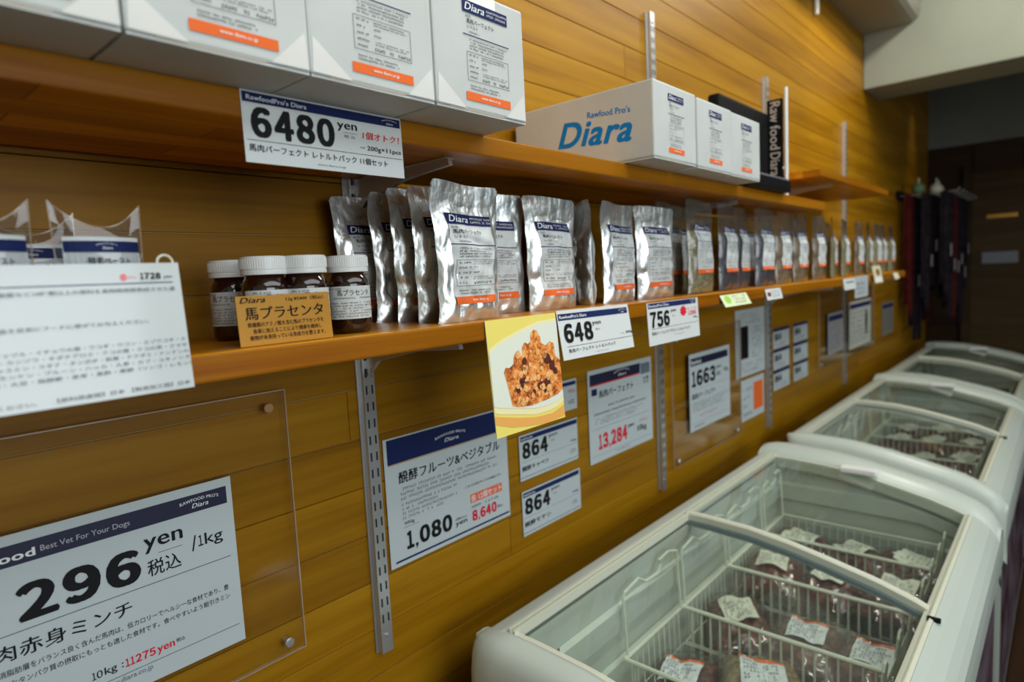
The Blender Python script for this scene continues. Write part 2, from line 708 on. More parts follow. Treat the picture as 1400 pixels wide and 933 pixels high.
# dark vertical boards of the far wall
for i in range(14):
    yy = -.26 - i * .28
    MB().box(-.012, -.27, 0.01, 0, -.004, 2.21).obj('plank', M_dark, wf, (FX, yy + .27, 0))
dr = MB().box(FX - .045, -1.12, .01, FX - .013, -.27, 2.02).obj('door_1', M_door, bevel=.004)
tag(dr, 'dim brown door in the far wall with a white notice and brass plate', 'door', kind='structure')
MB().box(FX - .056, -.27, .01, FX - .013, -.22, 2.07).obj('door_frame', M_dark, dr)
MB().box(FX - .056, -1.17, .01, FX - .013, -1.12, 2.07).obj('door_frame', M_dark, dr)
o = MB().box(FX - .052, -.525, H + .250, FX - .0455, -.355, H + .276).obj('nameplate', M_brass, dr, bevel=.002)
o['label'] = 'small brass plate'
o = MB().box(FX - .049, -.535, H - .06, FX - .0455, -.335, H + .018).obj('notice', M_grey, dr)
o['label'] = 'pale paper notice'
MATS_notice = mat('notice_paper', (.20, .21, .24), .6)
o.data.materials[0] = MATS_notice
# street side of the shop behind the photographer: wall with two shop windows
ws = MB()
ws.box(-1.4, -4.2, 0, FX, -4.1, .95).box(-1.4, -4.2, 2.5, FX, -4.1, 2.95)
ws.box(-1.4, -4.2, .95, -1.2, -4.1, 2.5).box(1.5, -4.2, .95, 1.7, -4.1, 2.5).box(3.4, -4.2, .95, FX, -4.1, 2.5)
wo = ws.obj('wall_right', M_plaster)
tag(wo, 'plastered wall on the street side with window openings', 'wall', kind='structure')
for n_, (a, b) in enumerate([(-1.2, 1.5), (1.7, 3.4)]):
    w = MB().box(a, -4.16, .95, b, -4.155, 2.5).obj('window_%d' % (n_ + 1), M_fglass)
    tag(w, 'tall shop window on the street side', 'window', kind='structure')
wn_ = MB().box(-1.5, -4.2, 0, -1.4, .09, 2.95).obj('wall_near', M_plaster)
tag(wn_, 'plastered wall behind the photographer', 'wall', kind='structure')

# ------------------------------------------------------------------ slotted uprights, brackets, shelves
UP = [.577, 1.500, 2.300, 3.315]
UPL = ['left of the 1,080 yen poster', 'between the 13,284 and 1663 yen posters',
       'left of the six small cards', 'crossed by the wide acrylic panel']


def make_upright():
    r = empty('slotted_upright', (0, 0, 0), 'x', 'shelf upright', None)
    mb = MB()
    mb.prism([(0, 0), (-.0135, 0), (-.0135, 1.225), (0, 1.225)], -.0105, .0105)
    mb.obj('rail', M_steel, r)
    lip = MB().box(-.0145, -.0030, 0, -.0106, -.0002, 1.225).obj('flange', M_steel, r)
    sl = MB()
    for k in range(44):
        zz = .05 + k * .0262
        for x in (-.0052, .0052):
            sl.box(x - .0013, -.0141, zz, x + .0013, -.0134, zz + .0135)
    tag(sl.obj('slots', M_slot, r), kind='stuff')
    for zz in (.028, .62, 1.20):
        MB().lathe([(.0005, -.0025), (.003, -.002), (.0036, 0)], 12).obj('screw', M_steel, r, (0, -.0136, zz)).rotation_euler = (math.radians(-90), 0, 0)
    return r


up0 = make_upright()
ups = []
for i, x in enumerate(UP):
    u = up0 if i == 0 else copy_tree(up0)
    u.location = (x, -.0006, H - .582)
    u['label'] = 'zinc double-slotted shelf upright ' + UPL[i]
    ups.append(u)


def bracket(x, ztop, label):
    r = empty('shelf_bracket', (x, -.0145, ztop), label, 'shelf bracket', None)
    MB().prism([(0, -.0008), (-.205, -.0008), (-.207, -.010), (-.12, -.016), (-.03, -.034), (0, -.060)], -.0035, .0035).obj('arm', M_steel, r)
    MB().box(-.0085, -.205, -.0010, .0085, -.03, -.0001).obj('flange', M_steel, r)
    MB().lathe([(.0035, 0), (.0035, .004)], 10).obj('screw', M_cap, r, (.006, -.19, -.0052))
    return r


LZ, UZ = H - .053, H + .183          # top faces of the lower and upper shelf
for i, x in enumerate(UP):
    bracket(x, LZ - .0255, 'lower-shelf bracket at the upright ' + UPL[i])
for i, x in enumerate(UP[:2]):
    bracket(x, UZ - .0255, 'upper-shelf bracket at the upright ' + UPL[i])


def shelf(name, x0, x1, ztop, th, label, d=.25):
    o = MB().box(0, -d, -th, x1 - x0, -.0146, 0).obj(name, M_shelf, None, (x0, 0, ztop), bevel=.0022)
    return tag(o, label, 'shelf')


shelf('lower_shelf', -1.1, 3.34, LZ, .025, 'long orange pine shelf carrying the pouches and jars')
shelf('upper_shelf', -1.1, 2.105, UZ, .025, 'orange pine shelf above the pouches carrying the white cartons')
shelf('upper_shelf', 2.06, 2.98, H + .278, .020, 'higher empty pine shelf at the far end, seen from below')
for i, x in enumerate(UP[2:3]):
    bracket(x, H + .278 - .0205, 'far-shelf bracket at the upright ' + UPL[i + 2])
o = MB().tube([(0, 0, 0), (0, 0, .115)], .010, 12).obj('wall_pipe', M_cap, None, (2.87, -.0115, H + 1.0))
tag(o, 'short white pipe end under the duct, high on the board wall', 'pipe')


# ------------------------------------------------------------------ cartons
def product_label(P, x0, z0, x1, z1, nn=4):
    """white product label: navy head, product name, ruled text, framed table, orange foot"""
    w, h = x1 - x0, z1 - z0
    X = lambda a: x0 + a * w
    Zz = lambda b: z0 + b * h
    P.rect('header_band', M_navy, X(0), Zz(.88), X(1), Zz(1), 2, nn, nn // 4)
    P.text('brand_lettering', M_white, 'Diara', X(.04), Zz(.905), X(.47), Zz(.98), .02, .25, 3, 3)
    P.greek('brand_lettering', M_white, X(.52), Zz(.90), X(.97), Zz(.98), 2, 3, .9, .05)
    P.text('printed_text', M_black, '品名', X(.06), Zz(.835), X(.17), Zz(.86), 0, 0, 1, 2)
    P.text('printed_text', M_black, '馬肉パーフェクト', X(.08), Zz(.775), X(.68), Zz(.825), .012, 0, 2, 2)
    P.text('printed_text', M_black, 'レトルト', X(.09), Zz(.725), X(.32), Zz(.76), 0, 0, 1, 2)
    P.greek('printed_text', M_black, X(.12), Zz(.675), X(.42), Zz(.705), 1, 2)
    P.rect('rule_line', M_navy, X(-.01), Zz(.652), X(1.02), Zz(.662), 2, nn)
    P.greek('printed_text', M_black, X(.12), Zz(.51), X(.95), Zz(.63), 4, 2, .85, .2)
    P.frame('table_frame', M_grey, X(.05), Zz(.20), X(.99), Zz(.49), w * .007, 2)
    for k in range(5):
        b = .475 - k * .055
        P.greek('printed_text', M_black, X(.10), Zz(b - .035), X(.30), Zz(b), 1, 2, .7, .1)
        P.greek('printed_text', M_black, X(.37), Zz(b - (.045 if k in (0, 3, 4) else .03)), X(.96 if k in (0, 3, 4) else .48), Zz(b), 2 if k in (0, 3) else 1, 2, .8, .15)
    P.greek('printed_text', M_black, X(.10), Zz(.105), X(.85), Zz(.165), 2, 2, .75, .2)
    P.rect('footer_band', M_orange, X(0), Zz(0), X(1), Zz(.085), 2, nn, nn // 5)
    P.text('web_address', M_white, 'www.diara.co.jp', X(.32), Zz(.022), X(.75), Zz(.062), .01, 0, 1, 3)


def make_carton(w, d, h, lx0, lx1, lz0, lz1, side=False):
    r = empty('carton', (0, 0, 0), 'x', 'box')
    body = MB().box(0, 0, .0022, w, d, h).obj('body', M_card, r, bevel=.003)
    # bottom flaps meeting in a seam, corrugated edges showing
    fl_ = MB().box(.001, .001, 0, w - .001, d * .5 - .001, .0021)
    fl_.obj('bottom_flap', M_card, r)
    MB().box(.001, d * .5 + .001, 0, w - .001, d - .001, .0021).obj('bottom_flap', M_card, r)
    MB().box(.02, .0006, .0019, w * .72, .0012, .0034).obj('flap_edge', M_cardedge, r)
    # clear tape pulled round the front corners
    if w < .15:
        MB().add([(w * .0 + .002, -.0004, .004), (w * .30, -.0004, .0035), (.004, -.0004, .034)], [(0, 1, 2)]).obj('tape', M_tape, r)
        MB().add([(w - .002, -.0004, .004), (w - .004, -.0004, .034), (w * .75, -.0004, .0035)], [(0, 1, 2)]).obj('tape', M_tape, r)
        MB().add([(w * .33, -.0004, h - .018), (w * .67, -.0004, h - .018), (w * .67, -.0004, h - .001), (w * .33, -.0004, h - .001)], [(0, 1, 2, 3)]).obj('tape', M_tape, r)
    P = Print()
    product_label(P, lx0, lz0, lx1, lz1)
    P.build(r)
    if side:
        P = Print()
        P.text('brand_lettering', M_blue, 'Diara', .100, .044, .253, .088, .035, .35, 5, 1)
        P.text('brand_subtitle', M_blue, "Rawfood Pro's", .165, .0905, .250, .1015, .03, 0, 3, 1)
        P.build(r, lambda x, z, e: (-e, d - x, z - .07 * (x - .10)))
    return r


ca = make_carton(.145, .30, .131, .044, .116, .013, .118)
LX = [(-.118, 'with only its lower right corner showing, leftmost on the upper shelf'),
      (.030, 'with orange label strip at the top left corner of the photo'),
      (.1765, 'third from the open end of the left row on the upper shelf'),
      (.3215, 'directly above the large 6480 yen card'),
      (.4680, 'at the right open end of the left row, its whole label visible')]
for i, (x, lb) in enumerate(LX):
    c = ca if i == 0 else copy_tree(ca)
    c.location = (x, -.3205 + rr(-.002, .002), UZ + .0003)
    c.rotation_euler.z = rr(-.006, .006) if i < 4 else 0.0
    c['label'] = 'white cardboard carton ' + lb
    c['group'] = 'white cartons on the upper shelf'
cb = make_carton(.154, .292, .125, .050, .106, .014, .110, True)
for i, (x, lb) in enumerate([(.951, 'with large blue lettering on its side'), (1.1175, 'in the middle of the right row of three'),
                             (1.2780, 'at the far end of the right row, next to the black tray')]):
    c = cb if i == 0 else copy_tree(cb)
    c.location = (x, -.3065 + .003 * i, UZ + .0003)
    c['label'] = 'white carton ' + lb
    c['group'] = 'white cartons on the upper shelf'

# black display tray with a back board, and the narrow upright sign beside it
t = empty('display_tray', (1.46, -.27, UZ + .0003), 'black plastic tray with a tall back board behind the far white carton', 'display tray')
MB().box(0, 0, 0, .27, .10, .030).obj('tray', M_blackplastic, t, bevel=.003)
MB().box(.008, .004, .0305, .262, .095, .034).obj('mat', M_greyplastic, t)
MB().box(0, .070, .035, .313, .100, .218).obj('back_board', M_blackplastic, t, bevel=.008, seg=3)
sg = empty('blade_sign', (1.78, -.243, UZ + .0003), 'narrow black upright sign with beige vertical lettering on a white pole', 'sign')
MB().tube([(0, 0, 0), (0, 0, .278)], .0048, 10).obj('pole', M_cap, sg)
MB().box(-.004, .008, .040, .004, .048, .252).obj('panel', M_blackplastic, sg, bevel=.001)
MB().tube([(0, 0, .072), (0, .010, .072)], .004, 8).obj('clip', M_cap, sg)
P = Print()
M_signtxt = mat('beige_ink', (.50, .42, .36), .6)
for (a, b, s_) in ((.055, .108, 'Raw'), (.116, .178, 'food'), (.186, .246, 'Diara')):
    P.text('lettering', M_signtxt, s_, a, .016, b, .042, .02, 0, 3, 1)
P.build(sg, lambda x, z, e: (-.0042 - e, .056 - z, .301 - x))


# ------------------------------------------------------------------ jars, amber card
def make_jar():
    r = empty('supplement_jar', (0, 0, 0), 'x', 'jar')
    MB().lathe([(.020, .0), (.0230, .002), (.0240, .006), (.0240, .054), (.0232, .060), (.0200, .066), (.0190, .068), (.0190, .0705)], 40).obj('glass_body', M_glassjar, r, smooth=True)
    MB().lathe([(.0236, .0695), (.0238, .0705), (.0238, .0735), (.0230, .0742), (.0238, .075), (.0238, .0865), (.0228, .0882), (.001, .0885)], 40).obj('cap', M_cap, r, smooth=False)
    rb = MB()
    for k in range(60):
        a = 2 * math.pi * k / 60
        rb.box(-.0004, .0236, .0760, .0004, .0242, .0858)
        vs = rb.v[-8:]
        rb.v[-8:] = [(x * math.cos(a) - y * math.sin(a), x * math.sin(a) + y * math.cos(a), zz) for x, y, zz in vs]
    tag(rb.obj('cap_ribs', M_cap, r), kind='stuff')
    rad = .0243

    def fn(x, zz, e):
        a = x / rad - math.pi / 2
        q = rad + e
        return (q * math.cos(a), q * math.sin(a), zz)
    P = Print()
    P.rect('label', M_paper, -.040, .0165, .040, .0535, 0, 24)
    P.text('label_title', M_black, '馬プラセンタ', -.017, .0425, .022, .0495, .012, 0, 2, 1)
    P.greek('label_print', M_black, -.030, .049, -.006, .0525, 1, 1)
    P.greek('label_print', M_black, -.022, .0385, .034, .0415, 1, 1)
    P.greek('label_print', M_grey, -.034, .018, .036, .036, 6, 1)
    P.build(r, fn, .0002)
    return r


jar = make_jar()
for i, (x, y, rz, lb) in enumerate([(.4050, -.188, -.45, 'with a fully visible label, rightmost of the four'), (.3450, -.196, .1, 'second from the right, behind the amber card'),
                                    (.3070, -.182, .2, 'behind the left half of the amber card'),
                                    (.3060, -.110, -.75, 'set back in shadow, leftmost of the four')]):
    j = jar if i == 0 else copy_tree(jar)
    j.location = (x + .0285, y, LZ + .0003)
    j.rotation_euler.z = rz
    j['label'] = 'brown glass jar, white cap, ' + lb
    j['group'] = 'brown jars on the lower shelf'


def card(name, x0, zt, x1, zb, y, label, cat, fill, m=None, tilt=0.0, group=None, rz=0.0, bend=0.0, th=.0006, roll=0.0):
    """a sheet hung by its top-left corner; fill(P) prints on it in wall coordinates"""
    w, h = x1 - x0, zt - zb
    n = 10

    def surf(x, zz, e):
        # slight outward curl toward the lower edge
        q = -zz / h
        return (x, -bend * q * q - e, zz)
    mb = MB()
    fr = [surf(w * i / n, -h * j / n, 0) for j in range(n + 1) for i in range(n + 1)]
    bk = [(a, b + th, c) for a, b, c in fr]
    N_ = (n + 1) ** 2
    f = []
    for j in range(n):
        for i in range(n):
            a = j * (n + 1) + i
            f.append((a, a + n + 1, a + n + 2, a + 1))
            f.append((a + N_, a + 1 + N_, a + n + 2 + N_, a + n + 1 + N_))
    for i in range(n):
        a, b = i, i + 1
        f.append((a, b, b + N_, a + N_))
        a, b = n * (n + 1) + i, n * (n + 1) + i + 1
        f.append((b, a, a + N_, b + N_))
        a, b = i * (n + 1), (i + 1) * (n + 1)
        f.append((b, a, a + N_, b + N_))
        a, b = i * (n + 1) + n, (i + 1) * (n + 1) + n
        f.append((a, b, b + N_, a + N_))
    mb.add(fr + bk, f)
    o = mb.obj(name, m or M_paper, None, (x0, y, H + zt))
    o.rotation_euler = (tilt, roll, rz)
    tag(o, label, cat, group)
    P = Print()
    fill(P)
    P.build(o, lambda x, zz, e: surf(x - x0, zz - zt, e))
    return o


def f_amber(P):
    P.text('brand_lettering', M_black, 'Diara', .2850, -.0100, .3110, -.0045, .02, .3)
    P.text('price_text', M_black, '12g ¥5400（税込）', .333, -.0105, .3755, -.0058, .005, 0, 2)
    P.text('title_text', M_black, '馬プラセンタ', .289, -.0265, .374, -.0140, .018)
    P.text('printed_text', M_black, '数種類のアミノ酸を含む馬のプラセンタを', .2905, -.0335, .3730, -.0288, .012, 0, 2)
    P.text('printed_text', M_black, '食事に加えることにより健康を維持し', .2950, -.0398, .3700, -.0352, .012, 0, 2)
    P.text('printed_text', M_black, '動物が本来持っている免疫力を整えます。', .2915, -.0462, .3740, -.0415, .012, 0, 2)


am = card('amber_card', .2815, -.0030, .3825, -.0515, -.2250, 'amber plastic card with black Japanese lettering leaning on the brown jars', 'price card',
          f_amber, M_amber, math.radians(-4), th=.001)
am.location.z = LZ + .0490
am.location.x = .2815


def hdr(P, x0, z0, x1, z1, text='RawfoodPro\'s Diara', tx=None, arc=True, n=10):
    P.rect('header_band', M_navy, x0, z0, x1, z1, 1, n)
    h = z1 - z0
    if tx:
        P.text('header_lettering', M_white, text, tx[0], z0 + h * .25, tx[1], z1 - h * .25, .02)
    if arc:
        c = x1 - (x1 - x0) * .08
        w = (x1 - x0) * .055
        P.text('header_lettering', M_white, "RAWFOOD PRO'S", c - w, z0 + h * .50, c + w, z0 + h * .66, .01, 0, 1, 2, h * .17)
        P.text('header_lettering', M_white, 'Diara', c - w * .45, z0 + h * .18, c + w * .45, z0 + h * .42, .01, .3, 2)


# the big card hanging from the upper shelf
def f_6480(P):
    hdr(P, .2922, .1722, .4728, .1812, tx=(.2960, .3570))
    P.price('price_text', M_black, '6480', .2985, .1412, .3870, .1690, .072)
    P.text('price_unit', M_black, 'yen', .3908, .1590, .4150, .1675, .02)
    P.rect('rule_line', M_black, .3975, .1583, .4150, .1586)
    P.text('small_print', M_grey, '税 込', .3985, .1530, .4120, .1562, .0)
    P.text('red_lettering', M_red, '1個オトク！', .4215, .1545, .4700, .1625, .014, .08)
    P.text('small_print', M_grey, '内容量', .4170, .1445, .4235, .1462, .0)
    P.text('size_text', M_black, '200g×11pcs', .4262, .1418, .4715, .1480, .012)
    P.rect('rule_line', M_navy, .2935, .1381, .4732, .1386)
    P.text('title_text', M_black, '馬肉パーフェクト レトルトパック 11個セット', .2945, .1280, .4520, .1348, .006)
    P.text('web_address', M_grey, 'www.diara.co.jp', .3645, .1212, .3975, .1236)


card('price_card', .2908, .1830, .4745, .1178, -.2510, 'wide white card reading 6480 yen hung on the upper shelf edge', 'price card', f_6480, tilt=math.radians(-1))


def f_648(P):
    hdr(P, .7460, -.0655, .9385, -.0558, tx=(.7485, .8180))
    P.price('price_text', M_black, '648', .7540, -.1000, .8290, -.0710, .072)
    P.text('price_unit', M_black, 'yen', .8300, -.0795, .8545, -.0730, .015)
    P.text('small_print', M_grey, '税込', .837, -.0865, .850, -.0835)
    P.text('small_print', M_grey, '内容量', .9080, -.0990, .9170, -.0970)
    P.text('size_text', M_black, '200g', .9230, -.1000, .9440, -.0950, .01)
    P.rect('rule_line', M_black, .7570, -.1056, .9440, -.1050)
    P.text('title_text', M_black, '馬肉パーフェクト レトルトパック', .7590, -.1150, .8870, -.1090, .006)
    P.text('web_address', M_grey, 'www.diara.co.jp', .83, -.1210, .8640, -.1188)


card('price_card', .7440, -.0505, .9440, -.1245, -.2512, 'white card reading 648 yen beside the meat photo on the lower shelf edge', 'price card', f_648,
     tilt=math.radians(-9), roll=math.radians(.5))


def f_756(P):
    hdr(P, 1.0130, -.0665, 1.2040, -.0570, tx=(1.0150, 1.0900))
    P.price('price_text', M_black, '756', 1.0170, -.1012, 1.0900, -.0725, .072)
    P.text('price_unit', M_black, 'yen', 1.0955, -.0785, 1.1180, -.0725, .015)
    P.text('small_print', M_grey, '税込', 1.100, -.0865, 1.113, -.0835)
    P.poly('red_mark', M_red, [(1.1478 + .0115 * (1 + .25 * (k % 2)) * math.cos(k * math.pi / 8), -.0785 + .0085 * (1 + .25 * (k % 2)) * math.sin(k * math.pi / 8)) for k in range(16)])
    P.greek('red_print', M_red, 1.166, -.0790, 1.205, -.0720, 1, 1, .9, 0)
    P.price('red_print', M_red, '1296', 1.168, -.0880, 1.203, -.0800, .04)
    P.text('size_text', M_black, '200g', 1.188, -.0960, 1.206, -.0915, .005)
    P.rect('rule_line', M_black, 1.0190, -.1038, 1.2100, -.1032)
    P.text('title_text', M_black, '馬肉パーフェクトプラス レトルトパック', 1.0200, -.1150, 1.1710, -.1085, .004)
    P.text('web_address', M_grey, 'www.diara.co.jp', 1.105, -.1215, 1.145, -.1190)


card('price_card', 1.0090, -.0560, 1.2140, -.1330, -.2512, 'white card reading 756 yen with a red mark, on the lower shelf edge', 'price card', f_756, tilt=math.radians(-3),
     roll=math.radians(0))


def f_dish(P):
    x0, x1, zt, zb = .5920, .7410, -.0525, -.2070
    C_ = lambda u, v: (x0 + u * (x1 - x0), zb + v * (zt - zb))
    P.rect('printed_ground', M_yellow, x0, zb, x1, zt, 1)
    # plate, cut off by the right edge
    pts = []
    for k in range(41):
        a = math.pi * (.5 + k / 40 * 1.0)
        pts.append((.88 + .90 * math.cos(a), .50 + .41 * math.sin(a)))
    pts = [(min(max(u, .005), .998), v) for u, v in pts]
    plate = [(.998, .95)] + [C for C in [(.7, .94), (.45, .89), (.2, .83), (.01, .76), (.005, .4), (.005, .22), (.06, .20), (.3, .155), (.55, .11), (.75, .105), (.9, .125), (.998, .16)]]
    P.poly('printed_rim', M_platerim, [C_(u, v) for u, v in plate], 2)
    P.poly('printed_plate', M_plate, [C_(u, v + (.055 if v < .3 else -.03)) for u, v in plate], 3)
    P.poly('printed_table', M_tableink, [C_(u, v) for u, v in [(.005, .19), (.3, .125), (.55, .085), (.8, .075), (.998, .12), (.998, .02), (.7, .0), (.4, .03), (.2, .06), (.005, .12)]], 2)
    out = [(.17, .54), (.20, .58), (.25, .57), (.31, .60), (.32, .66), (.36, .70), (.40, .66), (.44, .66), (.45, .73), (.49, .77), (.54, .75), (.58, .78), (.58, .83), (.63, .87), (.68, .86), (.72, .80), (.73, .74),
           (.79, .71), (.86, .74), (.92, .72), (.93, .6), (.995, .55), (.995, .27), (.9, .235), (.75, .215), (.5, .20), (.33, .215), (.24, .24), (.22, .34), (.20, .44)]
    P.poly('printed_meat', M_dish, [C_(u, v) for u, v in out], 4)
    rnd = random.Random(3)
    for (u, v, a, b) in [(.37, .40, .05, .035), (.43, .44, .06, .02), (.34, .37, .03, .03), (.80, .58, .04, .04), (.86, .52, .04, .05), (.66, .36, .045, .03), (.76, .37, .04, .035), (.46, .60, .03, .03),
                         (.90, .46, .03, .03), (.56, .31, .02, .025), (.35, .27, .02, .02), (.72, .30, .02, .015)]:
        P.poly('printed_shadows', M_darkmeat, [C_(u + a * (1 + .4 * rnd.random()) * math.cos(t * .785), v + b * (1 + .5 * rnd.random()) * math.sin(t * .785)) for t in range(8)], 5)
    for k in range(46):
        u, v = rnd.uniform(.24, .94), rnd.uniform(.25, .70)
        if v > .25 + (.45 if .33 < u < .75 else .25 + u * .2):
            continue
        a = rnd.uniform(.012, .035)
        P.poly('printed_chunks', M_dish2 if k % 3 else M_dish3, [C_(u + a * rnd.uniform(.8, 1.25) * math.cos(t * .7), v + a * rnd.uniform(.8, 1.25) * math.sin(t * .7)) for t in range(9)], 6)


M_dish2 = noisy('printed_chunk', (.70, .20, .035), (.92, .42, .12), 220, .5, 0)
M_dish3 = noisy('printed_chunk_light', (.84, .36, .09), (.96, .58, .24), 200, .5, 0)
card('dish_photo', .5920, -.0525, .7410, -.2070, -.2514, 'photo card of a plate of orange minced meat on the lower shelf edge', 'photo card', f_dish, tilt=math.radians(-4))


# laminated information sheet at the left, leaning in front of the shelf
def f_sheet(P):
    P.price('price_text', M_black, '1728', .1855, .0138, .2003, .0188, .072)
    P.text('price_unit', M_black, 'yen', .2025, .0138, .2088, .0160, .01)
    P.poly('red_mark', M_red2, [(.1738 + .0024 * math.cos(k * .52), .0158 + .0028 * math.sin(k * .52)) for k in range(12)])
    P.greek('red_print', M_red2, .1765, .0142, .1830, .0172, 1)
    P.rect('rule_line', M_navy, .0020, .0106, .2090, .0113)
    P.text('printed_text', M_grey, '・日本産野菜・海藻・乳酸菌など10種類以上の原料を長時間発酵熟成させた還', .0450, .0042, .2100, .0074, .004, 0, 2)
    P.text('printed_text', M_grey, '１日小さじ１杯程度を目安にフードに混ぜてお与えください。', .0560, -.0204, .1870, -.0172, .004, 0, 2)
    lines = ['プルロウ・アルファルファ・アマチャヅル・イチョウの葉・ウコギ・ウコン・エゾウコギ・エ', 'ビ・カキドオシ・カワラケツメイ・カンゾウ・キダチアロエ・クコの葉・クコの実・クマザ',
             'サ・ゴボウ・シイタケ・シソ・ジャスミン・スギナ・タンポポ・松葉・ドクダミ・ナンテンの', '葉・ハブ茶・ヨモギ・黒砂糖・モンケン・プルーン・ハッカ・人参・カブ・ユキノシタ', 'レン根・セロリ・山芋・黒胡椒・大豆・発酵糖・麦芽・黒酢・果糖（リンゴ・レモン）']
    for k, l in enumerate(lines):
        P.text('printed_text', M_grey, l, .0200, -.0368 - .0050 * k, .2130 + .0004 * k, -.0337 - .0050 * k, .004, 0, 2)
    P.text('printed_text', M_grey, 'お早めにお召し上がりください。　【原料原産国】日本 【製造加工国】日本', .0350, -.0722, .2120, -.0690, .004, 0, 2)


M_red2 = mat('pink_ink', (.80, .20, .22), .5)
M_lam = mat('laminated_paper', (.55, .60, .60), .28, coat=.5)
sh = card('info_sheet', .0010, .0265, .2150, -.0755, -.2720, 'large laminated sheet of small print reading 1728 yen in front of the clear packs', 'info sheet', f_sheet, M_lam,
          tilt=math.radians(-5), th=.0012)
rg = MB()
rg.tube([(.0058 * math.cos(a), 0, .0058 * math.sin(a)) for a in [2 * math.pi * k / 24 for k in range(25)]], .0010, 8, False)
MB_ = rg.obj('binder_ring', M_cream, sh, (.2045, .0012, .0005))

# ------------------------------------------------------------------ clear packs at the left
def make_clearpack():
    r = empty('clear_pack', (0, 0, 0), 'x', 'pack')
    w, h = .070, .133
    top = lambda u: h - .021 * (1 - abs(2 * u - 1) ** 2.0)

    def sf(sgn):
        def fn(u, v):
            zt_ = top(u)
            zz = v * zt_
            T = .020 * (1 - abs(2 * u - 1) ** 2.4) * (1 - (zz / h) ** 3) + .0002
            return ((u - .5) * w * (1 - .05 * math.sin(math.pi * v)), -sgn * T, zz)
        return fn
    b = MB().grid(sf(1), 20, 18).grid(sf(-1), 20, 18, True)
    b.obj('film', M_clear, r, smooth=True)
    fn = sf(1)
    ed = MB()
    ed.tube([fn(0, v / 10) for v in range(11)] + [fn(u / 24, 1) for u in range(1, 24)] + [fn(1, 1 - v / 10) for v in range(11)], .0005, 5)
    ed.obj('edge_highlight', M_acredge, r)  # pale rim tube standing in for the highlight on the film edge

    def on(x, zz, e):
        u = x / w + .5
        p = fn(u, zz / top(u))
        return (p[0], p[1] - e - .0004, zz)
    P = Print()
    P.rect('label', M_paper, -.030, .012, .030, .104, 0, 16)
    P.rect('header_band', M_navy, -.030, .0915, .030, .1005, 1, 16)
    P.text('header_lettering', M_white, "RAWFOOD PRO'S", -.008, .0965, .008, .0980, .0, 0, 1, 2, .0012)
    P.text('header_lettering', M_white, 'Diara', -.004, .0935, .004, .0958, .01, .3, 2)
    P.text('title_text', M_black, '酵素ペースト', -.016, .0808, .018, .0872, .012)
    P.greek('printed_text', M_grey, -.025, .030, .025, .070, 7, 1)
    P.build(r, on, .0003)
    MB().grid(lambda u, v: ((u - .5) * w * .8, -.002 - .012 * (1 - abs(2 * u - 1) ** 2), .004 + v * .075), 12, 8).obj('paste', M_kibC, r, smooth=True)
    return r


cp = make_clearpack()
for i, (x, y, rz, lb) in enumerate([(.1800, -.205, .12, 'with high pointed corners, nearest the jars'), (.0985, -.215, .15, 'cut off by the photo edge'),
                                    (.150, -.120, -.1, 'half hidden between the two front packs')]):
    c = cp if i == 0 else copy_tree(cp)
    c.location = (x, y, LZ + .0003)
    c.rotation_euler.z = rz
    c['label'] = 'clear navy-banded plastic pack ' + lb
    c['group'] = 'clear packs behind the info sheet'


# ------------------------------------------------------------------ pouches
def pouch_surf(w, h, T, seed, clear=False):
    rnd = random.Random(seed)
    ph = [rnd.uniform(0, 6.28) for _ in range(12)]
    fr = [rnd.uniform(.7, 1.4) for _ in range(12)]
    # a few sharp diagonal creases
    cr = [(rnd.uniform(-.9, .9), rnd.uniform(.05, .85), rnd.uniform(0, 3.14), rnd.uniform(.05, .12)) for _ in range(13)]

    def shape(t):
        if t < .12:
            return .62 + .38 * math.sin(t / .12 * math.pi / 2)
        if t < .55:
            return 1.0
        if t < .86:
            q = (t - .55) / .31
            return .5 + .5 * math.cos(math.pi * q)
        return 0.0

    def fn(u, t, sgn=1, e=0.0):
        s = shape(t)
        sd = 1 if u > 0 else -1
        wid = w / 2 * (1 - .085 * s + (.020 * math.sin(t * 10 * fr[0] + ph[0] + sd) + .014 * math.sin(t * 21 + ph[1] * sd)) * min(1, (1 - t) * 4))
        x = u * wid
        edge = max(0.0, 1 - abs(u) ** 2.6)
        y = T * edge ** .75 * s
        am_ = (.0016 if clear else .0022)
        wr = math.sin(u * 5.1 * fr[2] + t * 9 * fr[3] + ph[2]) * .5 + math.sin(u * 11 * fr[4] - t * 17 * fr[5] + ph[3]) * .35 + math.sin(t * 41 * fr[6] + u * 4 + ph[4]) * .25
        y += am_ * wr * (edge ** .5) * (.25 + s)
        for cu_, ct, ca_, cw in cr:
            dx, dt = (u - cu_) * .5, (t - ct)
            a = dx * math.cos(ca_) + dt * math.sin(ca_)
            b = -dx * math.sin(ca_) + dt * math.cos(ca_)
            if abs(b) < .30:
                y -= .0030 * math.exp(-(a / (cw * .45)) ** 2) * (1 - abs(b) / .30) * (edge ** .5) * (.35 + s) * (1 if abs(cu_) > .45 or ct > .5 else .5)
        zz = t * h + (.0018 * math.sin(u * 2.4 + ph[5]) if t > .5 else 0) * t
        zz -= .006 * max(0, (abs(u) - .90) / .10) ** 2 * (1 if t > .96 else 0)
        z_sag = math.sin(u * 3 * fr[7] + ph[6]) * .003 * max(0, t - .86) / .14
        return (x, -sgn * y - e + z_sag * 1.0 + .005 * max(0, t - .85) * math.sin(ph[7]), zz)
    return fn


